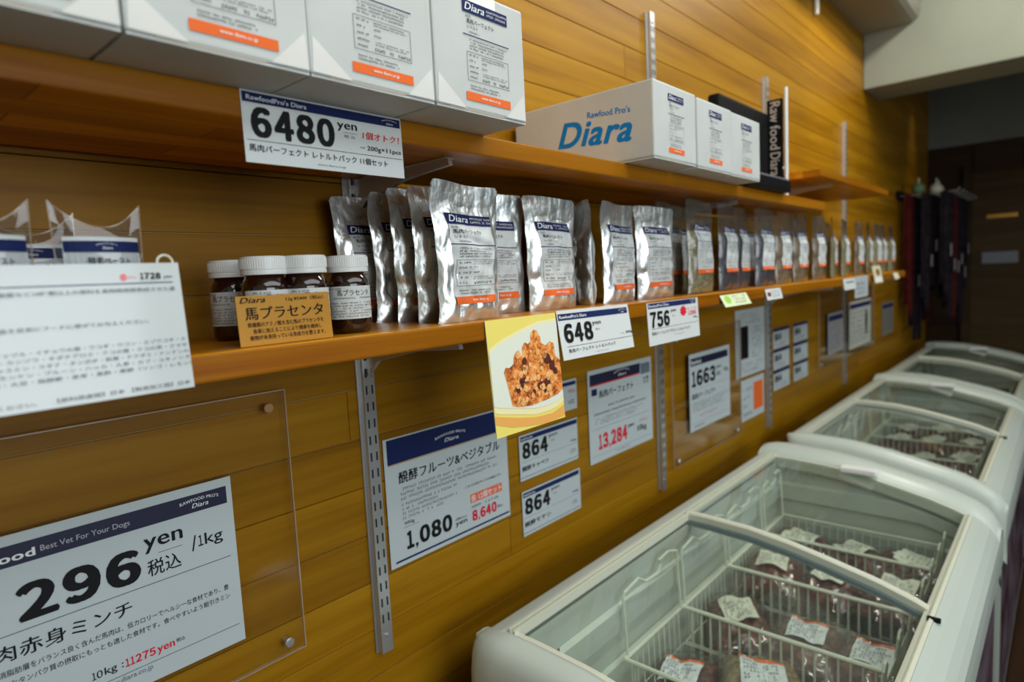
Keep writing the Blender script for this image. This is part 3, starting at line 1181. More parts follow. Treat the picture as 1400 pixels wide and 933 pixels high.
def make_pouch(w, h, T, seed, kind):
    r = empty('foil_pouch' if kind == 'foil' else 'clear_pouch', (0, 0, 0), 'x', 'pouch')
    fn = pouch_surf(w, h, T, seed, kind != 'foil')
    b = MB()
    nu, nv = 30, 46
    b.grid(lambda u, v: fn(u * 2 - 1, v, 1), nu, nv)
    b.grid(lambda u, v: fn(u * 2 - 1, v, -1), nu, nv, True)
    # gusseted bottom
    b.grid(lambda u, v: (fn(u * 2 - 1, 0, 1)[0], fn(u * 2 - 1, 0, 1)[1] * (1 - v) + fn(u * 2 - 1, 0, -1)[1] * v, .0006), nu, 2, True)
    b.obj('bag' if kind != 'foil' else 'foil_bag', M_foil if kind == 'foil' else M_film, r, smooth=True)
    # heat-sealed strip along the top
    s = MB().grid(lambda u, v: fn(u * 1.96 - .98, .935 + v * .055, 1, .0005), 20, 2)
    s.obj('top_seal', M_foil if kind == 'foil' else M_film, r, smooth=True)
    lt0, lt1, lu = (.125, .775, .68) if kind == 'foil' else (.215, .735, .64)
    lw = lu * w * .93
    L0, L1 = lt0 * h, lt1 * h

    def on(x, zz, e):
        return fn(x / (w / 2 * .93), min(max(zz / h, 0), 1), 1, e)
    lb = MB().grid(lambda u, v: on((u - .5) * lw, L0 + v * (L1 - L0), .0005), 32, 50)
    lb.obj('label', M_paper, r, smooth=True)
    P = Print()
    product_label(P, -lw / 2, L0, lw / 2, L1, 32)
    P.build(r, lambda x, zz, e: on(x, zz, .0005 + e), .00045)
    if kind != 'foil':
        mm = {'green': M_kibA, 'purple': M_kibB, 'brown': M_kibC}[kind]
        c = MB()
        c.grid(lambda u, v: (lambda p: (p[0] * .97, p[1] * .86, max(p[2], .002)))(fn(u * 2 - 1, v * .66, 1)), 22, 24)
        c.grid(lambda u, v: (lambda p: (p[0] * .97, p[1] * .86, max(p[2], .002)))(fn(u * 2 - 1, v * .66, -1)), 22, 24, True)
        c.obj('contents', mm, r, smooth=True)
    return r


GP = 'silver retort pouches on the lower shelf'
protoF = [make_pouch(.130, .181, .017, 11, 'foil'), make_pouch(.128, .180, .018, 23, 'foil'), make_pouch(.128, .183, .016, 37, 'foil')]
# (prototype, x, y, rz, lean, label)
foils = [
    (0, .612, -.208, .05, 0, 'standing foremost and largest, its label fully visible'),
    (1, .616, -.158, .10, 0, 'directly behind the foremost, showing its left edge'),
    (2, .618, -.115, .06, 0, 'third from the front in the leftmost file'),
    (0, .613, -.074, .10, 0, 'fourth from the front in the leftmost file'),
    (1, .583, -.034, .02, 0, 'rearmost in the leftmost file, against the wall'),
    (2, .722, -.150, -.20, 0, 'tilted, half covered by the foremost pouch'),
    (1, .834, -.178, -.03, 0, 'with a broad crumpled top above the meat photo'),
    (0, .985, -.100, .12, 0, 'in shadow above the 648 yen card'),
    (1, .955, -.150, .95, 0, 'turned edge-on in shadow above the 648 yen card'),
    (0, 1.033, -.182, .08, 0, 'with a bright left edge above the right end of the 648 card'),
    (1, 1.157, -.190, -.12, 0, 'last silver one, next to the clear packs of granules'),
]
used = set()
for p, x, y, rz, ln, lb in foils:
    c = protoF[p] if p not in used else copy_tree(protoF[p])
    used.add(p)
    c.location = (x, y, LZ + .0003)
    c.rotation_euler = (0, 0, rz)
    c['label'] = 'silver foil pouch ' + lb
    c['group'] = GP

protoC = {'green': make_pouch(.125, .202, .016, 51, 'green'), 'purple': make_pouch(.128, .200, .015, 67, 'purple'), 'brown': make_pouch(.128, .200, .016, 79, 'brown')}
clears = [
    ('green', 1.318, -.140, .0, 'of granules in shade, first after the silver pouches'),
    ('green', 1.342, -.200, .0, 'of greenish granules above the right part of the 756 yen card'),
    ('purple', 1.493, -.200, .05, 'of dark purple chips above the green shelf tag'),
    ('purple', 1.615, -.185, .10, 'of dark chips sunk between neighbours above the green tag'),
    ('purple', 1.722, -.205, -.05, 'of dark chips right of the green shelf tag'),
    ('purple', 1.800, -.130, .0, 'of dark chips set back behind the row, right of the green tag'),
    ('brown', 1.862, -.205, .0, 'of brown granules above the small dark-squared tag'),
    ('brown', 2.010, -.205, .0, 'with a bright glint at the foot, right of the small dark-squared tag'),
    ('brown', 2.195, -.205, .0, 'of brown granules below the far end of the upper shelf'),
    ('green', 2.365, -.200, .2, 'of greenish granules turned slightly, past the upper shelf end'),
    ('green', 2.520, -.200, .1, 'of greenish granules left of the striped tag'),
    ('green', 2.600, -.120, .0, 'set back behind the row, left of the striped tag'),
    ('brown', 2.700, -.205, .0, 'of pale granules above the grey slip'),
    ('green', 2.850, -.205, .1, 'of granules left of the small picture tag'),
    ('green', 3.000, -.205, .0, 'of granules just behind the small picture tag'),
    ('green', 3.130, -.200, .05, 'second from the far end of the lower shelf'),
    ('green', 3.265, -.205, .05, 'at the very far end of the lower shelf'),
    ('green', 1.455, -.105, .0, 'standing behind the front row near the 756 yen card'),
    ('brown', 1.985, -.110, .0, 'in the second row behind the brown granule packs'),
    ('brown', 2.270, -.105, .0, 'in the second row below the upper shelf end'),
]
used = set()
for p, x, y, rz, lb in clears:
    c = protoC[p] if p not in used else copy_tree(protoC[p])
    used.add(p)
    c.location = (x, y, LZ + .0003)
    c.rotation_euler = (0, 0, rz + rr(-.03, .03))
    c['label'] = 'clear pack ' + lb
    c['group'] = 'clear packs of granules on the lower shelf'


# ------------------------------------------------------------------ small tags on the lower shelf edge
def f_green(P):
    P.poly('green_mark', M_green, [(1.352 + .016 * math.cos(k * .52), -.070 + .010 * math.sin(k * .52)) for k in range(12)])
    P.greek('printed_text', M_grey, 1.38, -.083, 1.455, -.060, 3, 1, .6)


card('shelf_tag', 1.322, -.0585, 1.468, -.0870, -.2512, 'pale yellow and green tag tilted on the lower shelf edge', 'price card', f_green,
     mat('pale_green_paper', (.72, .82, .52), .5), tilt=math.radians(-28))


def f_small(P):
    P.rect('dark_mark', mat('maroon_ink', (.16, .02, .05), .5), 1.600, -.076, 1.622, -.066)
    P.greek('printed_text', M_navy, 1.628, -.080, 1.69, -.062, 3, 1, .7)


card('shelf_tag', 1.590, -.0575, 1.700, -.0850, -.2512, 'small white tag with a dark square, above the third upright', 'price card', f_small, tilt=math.radians(-14))


def f_far1(P):
    P.rect('dark_band', M_grey, 2.33, -.071, 2.43, -.066)


card('shelf_tag', 2.300, -.0560, 2.448, -.0930, -.2512, 'white tag with a dark stripe on the far part of the shelf edge', 'price card', f_far1, tilt=math.radians(-8))
card('hanging_slip', 2.452, -.0520, 2.640, -.1280, -.2512, 'grey translucent slip hanging beside the white striped tag', 'price card',
     lambda P: P.greek('printed_text', M_grey, 2.47, -.12, 2.62, -.07, 3), mat('grey_slip', (.50, .55, .58), .5))


def f_pic(P):
    P.poly('picture_spot', mat('brown_ink', (.25, .08, .04), .5), [(2.765 + .030 * math.cos(k * .52), -.045 + .014 * math.sin(k * .52)) for k in range(12)])
    P.rect('white_foot', M_white, 2.71, -.083, 2.81, -.064)


card('shelf_tag', 2.690, -.0200, 2.825, -.0860, -.2530, 'cream tag with a round brown picture near the far shelf end', 'price card', f_pic, mat('cream_paper', (.72, .70, .46), .5), tilt=math.radians(-10))
card('shelf_tag', 3.070, -.0560, 3.165, -.0830, -.2512, 'tiny bright tag at the far end of the lower shelf edge', 'price card', lambda P: None, mat('bright_paper', (.85, .82, .62), .5), tilt=math.radians(-20))


# ------------------------------------------------------------------ posters on the wall
def acrylic(x0, zt, x1, zb, y, label, screws):
    r = empty('acrylic_panel', (x0, y, H + zb), label, 'acrylic panel')
    w, h = x1 - x0, zt - zb
    MB().box(.0016, 0, .0016, w - .0016, .0042, h - .0016).obj('sheet', M_acrylic, r)
    e = MB()
    e.box(0, -.0001, 0, .0015, .0043, h).box(w - .0015, -.0001, 0, w, .0043, h).box(.0015, -.0001, 0, w - .0015, .0043, .0015).box(.0015, -.0001, h - .0015, w - .0015, .0043, h)
    e.obj('polished_edge', M_acredge, r)
    for sx, sz, mm in screws:
        s = MB().lathe([(.0068, 0), (.0068, .0022), (.0055, .0034), (.0005, .0036)], 20).obj('screw_cap', mm, r, (sx - x0, -.0002, sz - zb))
        s.rotation_euler = (math.radians(90), 0, 0)
        MB().tube([(sx - x0, .0044, sz - zb), (sx - x0, -y - .0004, sz - zb)], .004, 10).obj('spacer', mm, r)
    return r


acrylic(-.12, -.134, .4385, -.505, -.0145, 'large clear acrylic panel screwed to the board wall, nearest the camera',
        [(.4125, -.156, mat('tan_plastic', (.42, .22, .08), .4)), (.4130, -.487, M_steel), (-.09, -.156, M_steel), (-.09, -.487, M_steel)])


def f_296(P):
    P.rect('header_band', mat('midnight_ink', (.008, .010, .045), .45), .0600, -.2660, .3462, -.2440, 1, 4)
    P.text('header_lettering', M_white, 'Rawfood', .0750, -.2610, .1455, -.2520, .035)
    P.text('header_slogan', mat('pale_ink', (.5, .5, .55), .5), 'Best Vet For Your Dogs', .1500, -.2605, .2345, -.2525, 0)
    P.text('header_lettering', M_white, "RAWFOOD PRO'S", .2895, -.2545, .3360, -.2505, .012, 0, 2, 2, .0022)
    P.text('header_lettering', M_white, 'Diara', .3030, -.2605, .3230, -.2550, .015, .3)
    P.price('price_text', M_black, '296', .1245, -.3270, .2410, -.2875, .072)
    P.text('price_unit', M_black, 'yen', .2462, -.2985, .2895, -.2805, .02, 0, 5)
    P.rect('rule_line', M_black, .2610, -.3015, .2880, -.3010)
    P.text('tax_text', M_black, '税込', .2475, -.3268, .2850, -.3070, .006, 0, 4)
    P.text('unit_text', M_black, '/', .2985, -.3135, .3045, -.2945, .004)
    P.price('unit_text', M_black, '1', .3065, -.3100, .3125, -.2965, .01)
    P.text('unit_text', M_black, 'kg', .3145, -.3145, .3365, -.2955, .004, 0, 4)
    P.rect('rule_line', M_navy, .0600, -.3358, .3445, -.3351)
    P.text('title_text', M_black, '馬肉赤身ミンチ', .0790, -.3625, .2275, -.3450, .014, 0, 4)
    P.text('printed_text', M_black, 'さっぱりとの消脂肪層をバランス良く含んだ馬肉は、低カロリーでヘルシーな食材であり、豊', .0650, -.3775, .3375, -.3705, .0, 0, 3)
    P.text('printed_text', M_black, '富で大切な良質なタンパク質の摂取にもっとも適した食材です。食べやすいよう粗引きミン', .0650, -.3895, .3380, -.3825, .0, 0, 3)
    P.text('printed_text', M_black, 'チに仕上げました。', .0650, -.4010, .1310, -.3945, .0, 0, 3)
    P.text('red_lettering', M_red, '税込', .1450, -.4180, .1700, -.4140, .0)
    P.price('bulk_text', M_black, '10', .1812, -.4195, .1915, -.4110, .02)
    P.text('bulk_text', M_black, 'kg :', .1935, -.4215, .2125, -.4105, .006)
    P.price('red_price', M_red, '11275', .2145, -.4205, .2465, -.4110, .04)
    P.text('red_lettering', M_red, 'yen', .2485, -.4230, .2680, -.4135, .02)
    P.text('small_print', M_black, '税込', .2700, -.4175, .2800, -.4125, .0)
    P.rect('rule_line', M_navy, .0600, -.4285, .3470, -.4279)
    P.text('web_address', M_grey, 'www.diara.co.jp', .1885, -.4375, .2420, -.4300, .0)


M_poster = noisy('poster_paper', (.52, .59, .605), (.56, .63, .645), 3, .5, .0)
card('poster', .0570, -.2330, .3530, -.4520, -.0155, 'large white poster reading 296 yen per kilogram on the acrylic panel', 'poster', f_296, M_poster, bend=.001)


def f_1080(P):
    P.rect('header_band', M_navy, .6090, -.2888, .8752, -.2480, 1, 4)
    P.rect('gold_line', mat('gold_ink', (.45, .34, .14), .4), .6090, -.2908, .8752, -.2888)
    P.text('header_lettering', M_white, "RAWFOOD PRO'S", .7120, -.2700, .7840, -.2655, .012, 0, 2, 2, .004)
    P.text('header_lettering', M_white, 'Diara', .7330, -.2775, .7670, -.2710, .015, .3)
    P.text('title_text', M_black, '醗酵フルーツ&ベジタブル', .6290, -.3240, .8724, -.3040, .018, 0, 4)
    P.greek('printed_text', M_grey, .6310, -.3540, .8760, -.3300, 3, 1, .85, .15)
    P.greek('printed_text', M_grey, .6320, -.3870, .7800, -.3560, 4, 1, .8, .5)
    P.text('printed_note', M_black, 'こちらは缶タイプの商品です。', .776, -.3740, .874, -.3690, 0, 0, 2)
    P.text('size_text', M_black, '500g', .6345, -.3965, .6560, -.3895, .0)
    P.rect('rule_line', M_black, .6333, -.3993, .6660, -.3987)
    P.price('price_text', M_black, '1,080', .6370, -.4375, .7400, -.4075, .072)
    P.text('price_unit', M_black, 'yen', .7480, -.4375, .7765, -.4290, .02)
    P.text('small_print', M_black, '(税込)', .7480, -.4260, .7765, -.4210, .0)
    P.rect('orange_band', mat('salmon_ink', (.80, .17, .08), .5), .7880, -.4050, .8738, -.3885)
    P.text('band_lettering', M_white, '缶 12個セット', .7900, -.4030, .8720, -.3905, .008)
    P.greek('small_print', M_black, .790, -.4165, .872, -.4090, 1, 1, .7)
    P.price('red_lettering', M_red, '8,640', .7905, -.4395, .8560, -.4200, .072)
    P.text('small_print', M_black, '税込yen', .8590, -.4360, .8730, -.4290, .0)
    P.rect('bottom_rule', M_navy, .6126, -.4540, .8912, -.4505)


card('poster', .6025, -.2455, .8945, -.4605, -.0030, 'white poster with navy header reading 1,080 yen, right of the first upright', 'poster', f_1080, M_poster)


def f_864(t2, dz):
    def f(P):
        hdr(P, .9340, -.3245 + dz, 1.1260, -.3150 + dz, tx=(.9360, .9720), arc=False)
        P.price('price_text', M_black, '864', .9385, -.3615 + dz, 1.0210, -.3285 + dz, .072)
        P.text('price_unit', M_black, 'yen', 1.0245, -.3360 + dz, 1.0540, -.3290 + dz, .015)
        P.text('small_print', M_grey, '税込', 1.032, -.3440 + dz, 1.046, -.3405 + dz)
        P.text('size_text', M_black, '500g', 1.100, -.3620 + dz, 1.1220, -.3570 + dz, 0)
        P.rect('rule_line', M_black, .9340, -.3672 + dz, 1.1260, -.3668 + dz)
        P.text('title_text', M_black, t2, .9360, -.3860 + dz, 1.0210, -.3755 + dz, .010)
        P.greek('small_print', M_grey, 1.098, -.3870 + dz, 1.1240, -.3770 + dz, 2, 1)
        P.rect('bottom_rule', M_navy, .9320, -.3985 + dz, 1.1280, -.3975 + dz)
    return f


card('price_card', .9300, -.3115, 1.1280, -.4045, -.0030, 'wall card reading 864 yen, upper of two, below the meat photo', 'price card', f_864('醗酵キャベツ', 0), M_poster)
card('price_card', .9310, -.4265, 1.1310, -.5190, -.0030, 'wall card reading 864 yen, lower of two, just above the freezer', 'price card', f_864('醗酵モヤシ', -.1150), M_poster)
card('price_card', .9350, -.2240, 1.1310, -.2910, -.0030, 'wall card mostly hidden behind the meat photo, only its right end showing', 'price card',
     lambda P: (hdr(P, .9380, -.2370, 1.1280, -.2290, arc=False), P.greek('red_print', M_red, 1.100, -.256, 1.125, -.244, 1), P.greek('small_print', M_black, 1.100, -.280, 1.126, -.266, 1)), M_poster)


def f_13284(P):
    P.rect('header_band', mat('ink_black_blue', (.01, .014, .05), .45), 1.1820, -.2515, 1.4060, -.2275)
    P.rect('red_line', M_red, 1.1820, -.2545, 1.4060, -.2515)
    P.text('header_lettering', M_white, "RAWFOOD PRO'S", 1.285, -.2380, 1.355, -.2340, .01, 0, 1, 2, .005)
    P.text('header_lettering', M_white, 'Diara', 1.302, -.2455, 1.338, -.2395, .015, .3)
    P.rect('printed_picture', mat('picture_ink', (.14, .19, .24), .5), 1.4090, -.2570, 1.4550, -.2300)
    P.text('side_note', M_black, 'お得\nです', 1.420, -.2840, 1.4480, -.2640, .0)
    P.rect('dark_square', M_navy, 1.1880, -.2765, 1.2100, -.2610)
    P.text('title_text', M_black, '馬肉パーフェクト', 1.2165, -.2855, 1.3710, -.2680, .014)
    P.greek('printed_text', M_black, 1.255, -.3120, 1.375, -.3030, 1, 1, .95, 0)
    P.greek('printed_text', M_black, 1.196, -.3260, 1.432, -.3170, 1, 1, .95, 0)
    P.greek('small_print', M_grey, 1.200, -.3480, 1.425, -.3300, 3, 1, .7, .3)
    P.rect('rule_line', M_grey, 1.1840, -.3560, 1.4540, -.3554)
    P.price('red_price', M_red, '13,284', 1.2100, -.4060, 1.3360, -.3700, .072)
    P.text('price_unit', M_black, 'yen', 1.340, -.3830, 1.3680, -.3730, .02)
    P.text('size_text', M_black, '10kg', 1.3850, -.4030, 1.4300, -.3840, .02)
    P.greek('red_print', M_red2, 1.385, -.3790, 1.4350, -.3690, 1, 1)
    P.rect('rule_line', M_grey, 1.1820, -.4190, 1.4570, -.4184)
    P.text('web_address', M_grey, 'www.diara.co.jp', 1.285, -.4270, 1.3450, -.4220, .0)


card('poster', 1.1740, -.2170, 1.4630, -.4340, -.0030, 'white poster reading 13,284 yen in red, left of the second upright', 'poster', f_13284, M_poster)
acrylic(1.560, -.170, 2.030, -.540, -.0145, 'clear acrylic panel behind the 1663 yen poster', [(1.584, -.525, M_steel), (1.996, -.525, M_steel), (1.584, -.186, M_steel), (1.996, -.186, M_steel)])


def f_1663(P):
    P.rect('header_band', mat('midnight_ink'), 1.6640, -.2730, 1.9210, -.2510)
    P.text('header_lettering', M_white, 'Rawfood', 1.668, -.2690, 1.730, -.2560, .02)
    P.price('price_text', M_black, '1663', 1.6690, -.3340, 1.8270, -.2880, .072)
    P.text('price_unit', M_black, 'yen', 1.8330, -.3030, 1.8700, -.2930, .02)
    P.text('tax_text', M_black, '税込', 1.835, -.3230, 1.8660, -.3090, .0)
    P.text('unit_text', M_black, '/1kg', 1.885, -.3190, 1.920, -.3030, .0)
    P.rect('rule_line', M_grey, 1.6680, -.3430, 1.9300, -.3424)
    P.text('title_text', M_black, '馬肉パーフェクト', 1.6680, -.3700, 1.8260, -.3530, .010)
    P.greek('small_print', M_grey, 1.670, -.4080, 1.928, -.3780, 4, 1, .7)
    P.greek('red_print', M_red2, 1.720, -.4280, 1.86, -.4160, 1, 1)
    P.rect('rule_line', M_grey, 1.6680, -.4400, 1.9330, -.4394)
    P.greek('small_print', M_grey, 1.675, -.4540, 1.74, -.4440, 1, 1)


card('poster', 1.6550, -.2380, 1.9360, -.4610, -.0155, 'white poster reading 1663 yen on an acrylic panel, right of the second upright', 'poster', f_1663, M_poster)


def f_doc(P):
    P.rect('dark_picture', M_blackplastic, 2.060, -.3050, 2.125, -.1960)
    P.greek('printed_text', M_grey, 2.04, -.190, 2.26, -.150, 4, 1, .6)
    P.greek('printed_text', M_grey, 2.145, -.310, 2.26, -.200, 9, 1, .6)
    P.greek('printed_text', M_grey, 2.04, -.355, 2.26, -.318, 3, 1, .6)


card('document_sheet', 2.015, -.1400, 2.275, -.3650, -.0030, 'white document with a dark upright picture, left of the third upright', 'sheet', f_doc, M_poster)


def f_qr(P):
    P.rect('orange_square', M_orange, 2.165, -.4930, 2.252, -.3960)
    for k in range(4):
        P.greek('printed_text', M_black, 2.075, -.418 - k * .028, 2.145, -.404 - k * .028, 1)


card('notice_card', 2.055, -.3760, 2.264, -.5160, -.0030, 'white notice with an orange square below the document sheet', 'notice', f_qr, M_poster)
k = 0
for (xa, xb) in ((2.362, 2.536), (2.588, 2.762)):
    for r_ in range(3):
        zt = -.2310 - r_ * .0775

        def f_s(P, xa=xa, xb=xb, zt=zt):
            P.rect('header_band', M_navy, xa, zt - .012, xb, zt)
            P.price('price_text', M_black, '864', xa + .012, zt - .046, xa + .085, zt - .019, .072)
            P.greek('small_print', M_grey, xa + .012, zt - .068, xb - .02, zt - .050, 2, 1)
        card('price_card', xa, zt, xb, zt - .0740, -.0030,
             'small navy-topped wall card, %s of the %s column right of the third upright' % (('top', 'middle', 'bottom')[r_], ('left', 'right')[k]), 'price card', f_s, M_poster,
             group='six small cards right of the third upright')
    k += 1
acrylic(2.890, -.125, 3.870, -.452, -.0145, 'wide clear acrylic panel crossing the fourth upright', [(2.912, -.435, M_steel), (3.848, -.435, M_steel)])


def f_p3(a, b, zt, zb, dark):
    def f(P):
        P.rect('header_band', M_navy, a + .01, zt - .035, b - .01, zt - .012)
        P.greek('printed_text', M_grey, a + .015, zb + .02, b - .02, zt - .045, 7, 1, .7)
        if dark:
            P.poly('dark_bottle_picture', M_blackplastic, [(b - .10 + .022 * math.cos(t * .52), (zt + zb) / 2 + .070 * math.sin(t * .52)) for t in range(12)])
    return f


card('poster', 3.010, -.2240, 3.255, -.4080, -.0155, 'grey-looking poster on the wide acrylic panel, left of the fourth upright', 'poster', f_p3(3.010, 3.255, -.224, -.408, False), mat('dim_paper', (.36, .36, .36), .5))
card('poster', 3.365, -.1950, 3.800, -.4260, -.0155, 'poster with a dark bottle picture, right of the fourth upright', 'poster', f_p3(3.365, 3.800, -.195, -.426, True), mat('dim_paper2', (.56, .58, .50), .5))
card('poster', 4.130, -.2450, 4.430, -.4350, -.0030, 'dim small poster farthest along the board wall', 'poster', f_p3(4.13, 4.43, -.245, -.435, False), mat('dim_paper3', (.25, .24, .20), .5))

# ------------------------------------------------------------------ chest freezers
PD = [0, .04, .10, .20, .285, .36, .45, .51, .555, .585, .60]
PZ = [.874, .8805, .880, .8745, .862, .846, .825, .806, .786, .762, .735]


def prof(d):
    return float(np.interp(d, PD, PZ))


FL = 1.365
GX0, GX1, GD0, GD1 = .030, 1.245, .042, .545


def make_freezer():
    r = empty('chest_freezer', (0, 0, 0), 'x', 'freezer')
    # ---- cabinet shell
    b = MB()
    endp = [(-.012, .06), (-.012, .80), (-.40, .80), (-.50, .755), (-.585, .68), (-.585, .06)]
    b.prism(endp, -.02, .02)
    b.prism(endp, FL - .04, FL - .002)
    b.box(.02, -.030, .06, FL - .04, -.012, .84)
    b.box(.02, -.585, .06, FL - .04, -.56, .74)
    b.box(-.02, -.585, .05, FL, -.012, .06)
    b.obj('cabinet', M_freezer, r)
    for x in (.06, FL - .10):
        for y in (-.08, -.52):
            MB().lathe([(.018, 0), (.022, .01), (.022, .03), (.008, .049)], 14).obj('foot', M_blackplastic, r, (x, y, .0005))
    # dark poster on the front of the cabinet and its pale corner strip
    o = MB().box(.06, -.5885, .10, FL - .06, -.5855, .68).obj('front_poster', M_purple, r)
    o['label'] = 'dark printed front panel'
    # ---- moulded top frame
    ys = [0, .006, .014, .03, .06, .10, .15, .20, .25, .30, .35, .40, .45, .49, .52, .545, .565, .58, .592, .60]

    def cap(sec, side):
        m = MB()
        v = []
        for d in ys:
            k = 1.0
            if d < .03:
                k = math.sqrt(max(0, 1 - ((.03 - d) / .03) ** 2))
            if d > .555:
                k = math.sqrt(max(0, 1 - ((d - .555) / .046) ** 2))
            for x, dz in sec:
                xx = x * k if (side < 0 and x < 0) else (FL + (x - FL) * 1 - (1 - k) * .045 if side > 0 and x > FL - .03 else x)
                v.append((xx, -d, prof(d) + dz))
        n = len(sec)
        f = []
        for j in range(len(ys) - 1):
            for i in range(n - 1):
                a = j * n + i
                q = (a, a + 1, a + n + 1, a + n)
                f.append(q)
        f.append(tuple(range(n)))
        f.append(tuple(range(len(v) - 1, len(v) - 1 - n, -1)))
        m.add(v, f)
        return m
    near = [(-.034, -.16), (-.036, -.09), (-.034, -.045), (-.028, -.020), (-.018, -.006), (-.004, .001), (.018, .002), (.028, 0), (.030, -.006), (.030, -.045)]
    o = cap(near, -1).obj('end_cap', M_freezer, r, smooth=True)
    far = [(GX1, -.045), (GX1, -.006), (GX1 + .004, 0), (GX1 + .03, .012), (GX1 + .06, .019), (GX1 + .09, .016), (FL - .012, .006), (FL - .003, -.008), (FL, -.03), (FL, -.16)]
    o = cap(far, 1).obj('end_cap', M_freezer, r, smooth=True)
    MB().prism([(-.0, .80), (-.0, .864), (-.004, .872), (-.012, .877), (-.034, .8805), (-.042, .880), (-.042, .842), (-.030, .842), (-.030, .80)], .02, GX1 + .01).obj('back_rail', M_freezer, r)
    fr = [(-.545, prof(.545) - .05), (-.545, prof(.545)), (-.560, prof(.560) - .0005), (-.580, prof(.58) - .001), (-.592, prof(.592) - .001), (-.600, .734), (-.602, .70), (-.600, .64), (-.586, .63), (-.586, .70)]
    MB().prism(fr, .0, FL - .012).obj('front_rail', M_freezer, r)
    # ---- cream sliding tracks
    t = MB()
    t.prism([(-.043, .868), (-.043, .884), (-.047, .884), (-.047, .878), (-.053, .878), (-.053, .883), (-.057, .883), (-.057, .866)], GX0 + .001, GX1 - .001)
    t.obj('track', M_track, r)
    t = MB()
    a, c = prof(.532), prof(.5445)
    t.prism([(-.527, a - .030), (-.527, a - .002), (-.533, a + .000), (-.5345, a - .007), (-.537, a - .008), (-.5385, a - .001), (-.5446, c + .002), (-.5446, c - .04)], GX0 + .001, GX1 - .001)
    t.obj('track', M_track, r)
    for x0_, x1_ in ((GX0 + .0005, GX0 + .012), (GX1 - .012, GX1 - .0005)):
        m = MB()
        m.grid(lambda u, v: (x0_ + u * (x1_ - x0_), -(.05 + v * .482), prof(.05 + v * .482) - .004), 1, 18, True)
        m.grid(lambda u, v: (x1_ if x0_ < .2 else x0_, -(.05 + v * .482), prof(.05 + v * .482) - .004 - u * .03), 1, 18, x0_ > .2)
        m.obj('track_end', M_track, r)

    # ---- the two curved sliding lids
    def lid(x0_, x1_, dz, fx):
        th = .004
        g = MB()
        g.grid(lambda u, v: (x0_ + u * (x1_ - x0_), -(.050 + v * .484), prof(.050 + v * .484) + dz), 2, 26, True)
        g.grid(lambda u, v: (x0_ + u * (x1_ - x0_), -(.050 + v * .484), prof(.050 + v * .484) + dz - th), 2, 26)
        o = g.obj('sliding_lid', M_fglass, r, smooth=True)
        o['label'] = 'curved clear glass sliding lid'
        for xx in fx:
            bar = MB()
            sec = [(-.009, -.010), (-.009, .004), (-.006, .007), (.006, .007), (.009, .004), (.009, -.010)]
            v, f = [], []
            n = len(sec)
            for j in range(27):
                d = .050 + j / 26 * .484
                for sx, sz in sec:
                    v.append((xx + sx, -d, prof(d) + dz + sz))
            for j in range(26):
                for i in range(n):
                    f.append((j * n + i, j * n + (i + 1) % n, (j + 1) * n + (i + 1) % n, (j + 1) * n + i))
            bar.add(v, f)
            bar.obj('lid_bar', M_track, o, smooth=False)
        return o
    l1 = lid(GX0 + .013, .672, -.013, ())
    l2 = lid(.652, GX1 - .013, -.003, (.662,))
    sl = MB()
    v, f = [], []
    for j in range(27):
        d = .050 + j / 26 * .484
        for sx, sz in ((-.010, -.024), (-.010, -.0135), (.008, -.0135), (.008, -.024)):
            v.append((.655 + sx, -d, prof(d) + sz))
    for j in range(26):
        for i in range(4):
            f.append((j * 4 + i, j * 4 + (i + 1) % 4, (j + 1) * 4 + (i + 1) % 4, (j + 1) * 4 + i))
    sl.add(v, f)
    sl.obj('seal_strip', M_seal, l1)
    # lock notch in the front track
    MB().box(.628, -.556, prof(.55) + .0005, .634, -.535, prof(.54) + .004).obj('lock_notch', M_blackplastic, r)
    # small white plate across the far end of the lid glass
    g = MB().box(GX1 - .030, -.33, prof(.30) + .0045, GX1 + .004, -.24, prof(.26) + .012)
    o = g.obj('lid_plate', M_cap, r, bevel=.003)
    # ---- liner with ledges
    ln = MB()
    sec = [(0, .86), (0, .80), (.010, .794), (.010, .750), (.002, .744), (.002, .690), (.010, .684), (.010, .44)]
    x0_, x1_, d0, d1 = .046, GX1 + .002, .058, .526
    # ln rings of rectangles shrinking with depth
    rings = []
    for off, zz in sec:
        rings.append([(x0_ + off, -(d0 + off), zz), (x1_ - off, -(d0 + off), zz), (x1_ - off, -(d1 - off), zz), (x0_ + off, -(d1 - off), zz)])
    # the rim of the liner follows the arched top
    nseg = 16
    v, f = [], []
    for k, ring in enumerate(rings):
        for side in range(4):
            p, q = ring[side], ring[(side + 1) % 4]
            for i in range(nseg):
                s_ = i / nseg
                x, y, zz = p[0] + (q[0] - p[0]) * s_, p[1] + (q[1] - p[1]) * s_, p[2]
                lim = prof(-y) - (.020 if k == 0 else .045 if k == 1 else .05)
                v.append((x, y, min(zz, lim) if k < 3 else min(zz, lim - .01 * k)))
    n = 4 * nseg
    for k in range(len(rings) - 1):
        for i in range(n):
            f.append((k * n + i, (k + 1) * n + i, (k + 1) * n + (i + 1) % n, k * n + (i + 1) % n))
    f.append(tuple(range((len(rings) - 1) * n, len(rings) * n))[::-1])
    ln.add(v, f)
    ln.obj('liner', M_liner, r)
    P = Print()
    P.rect('sticker', mat('maroon_sticker', (.22, .06, .07), .5), .075, .800, .130, .830, 1)
    P.greek('sticker_print', M_cream, .078, .803, .127, .827, 3, 2, .6)
    P.build(r, lambda x, zz, e: (x, -.0695 - e, zz - .018))
    return r


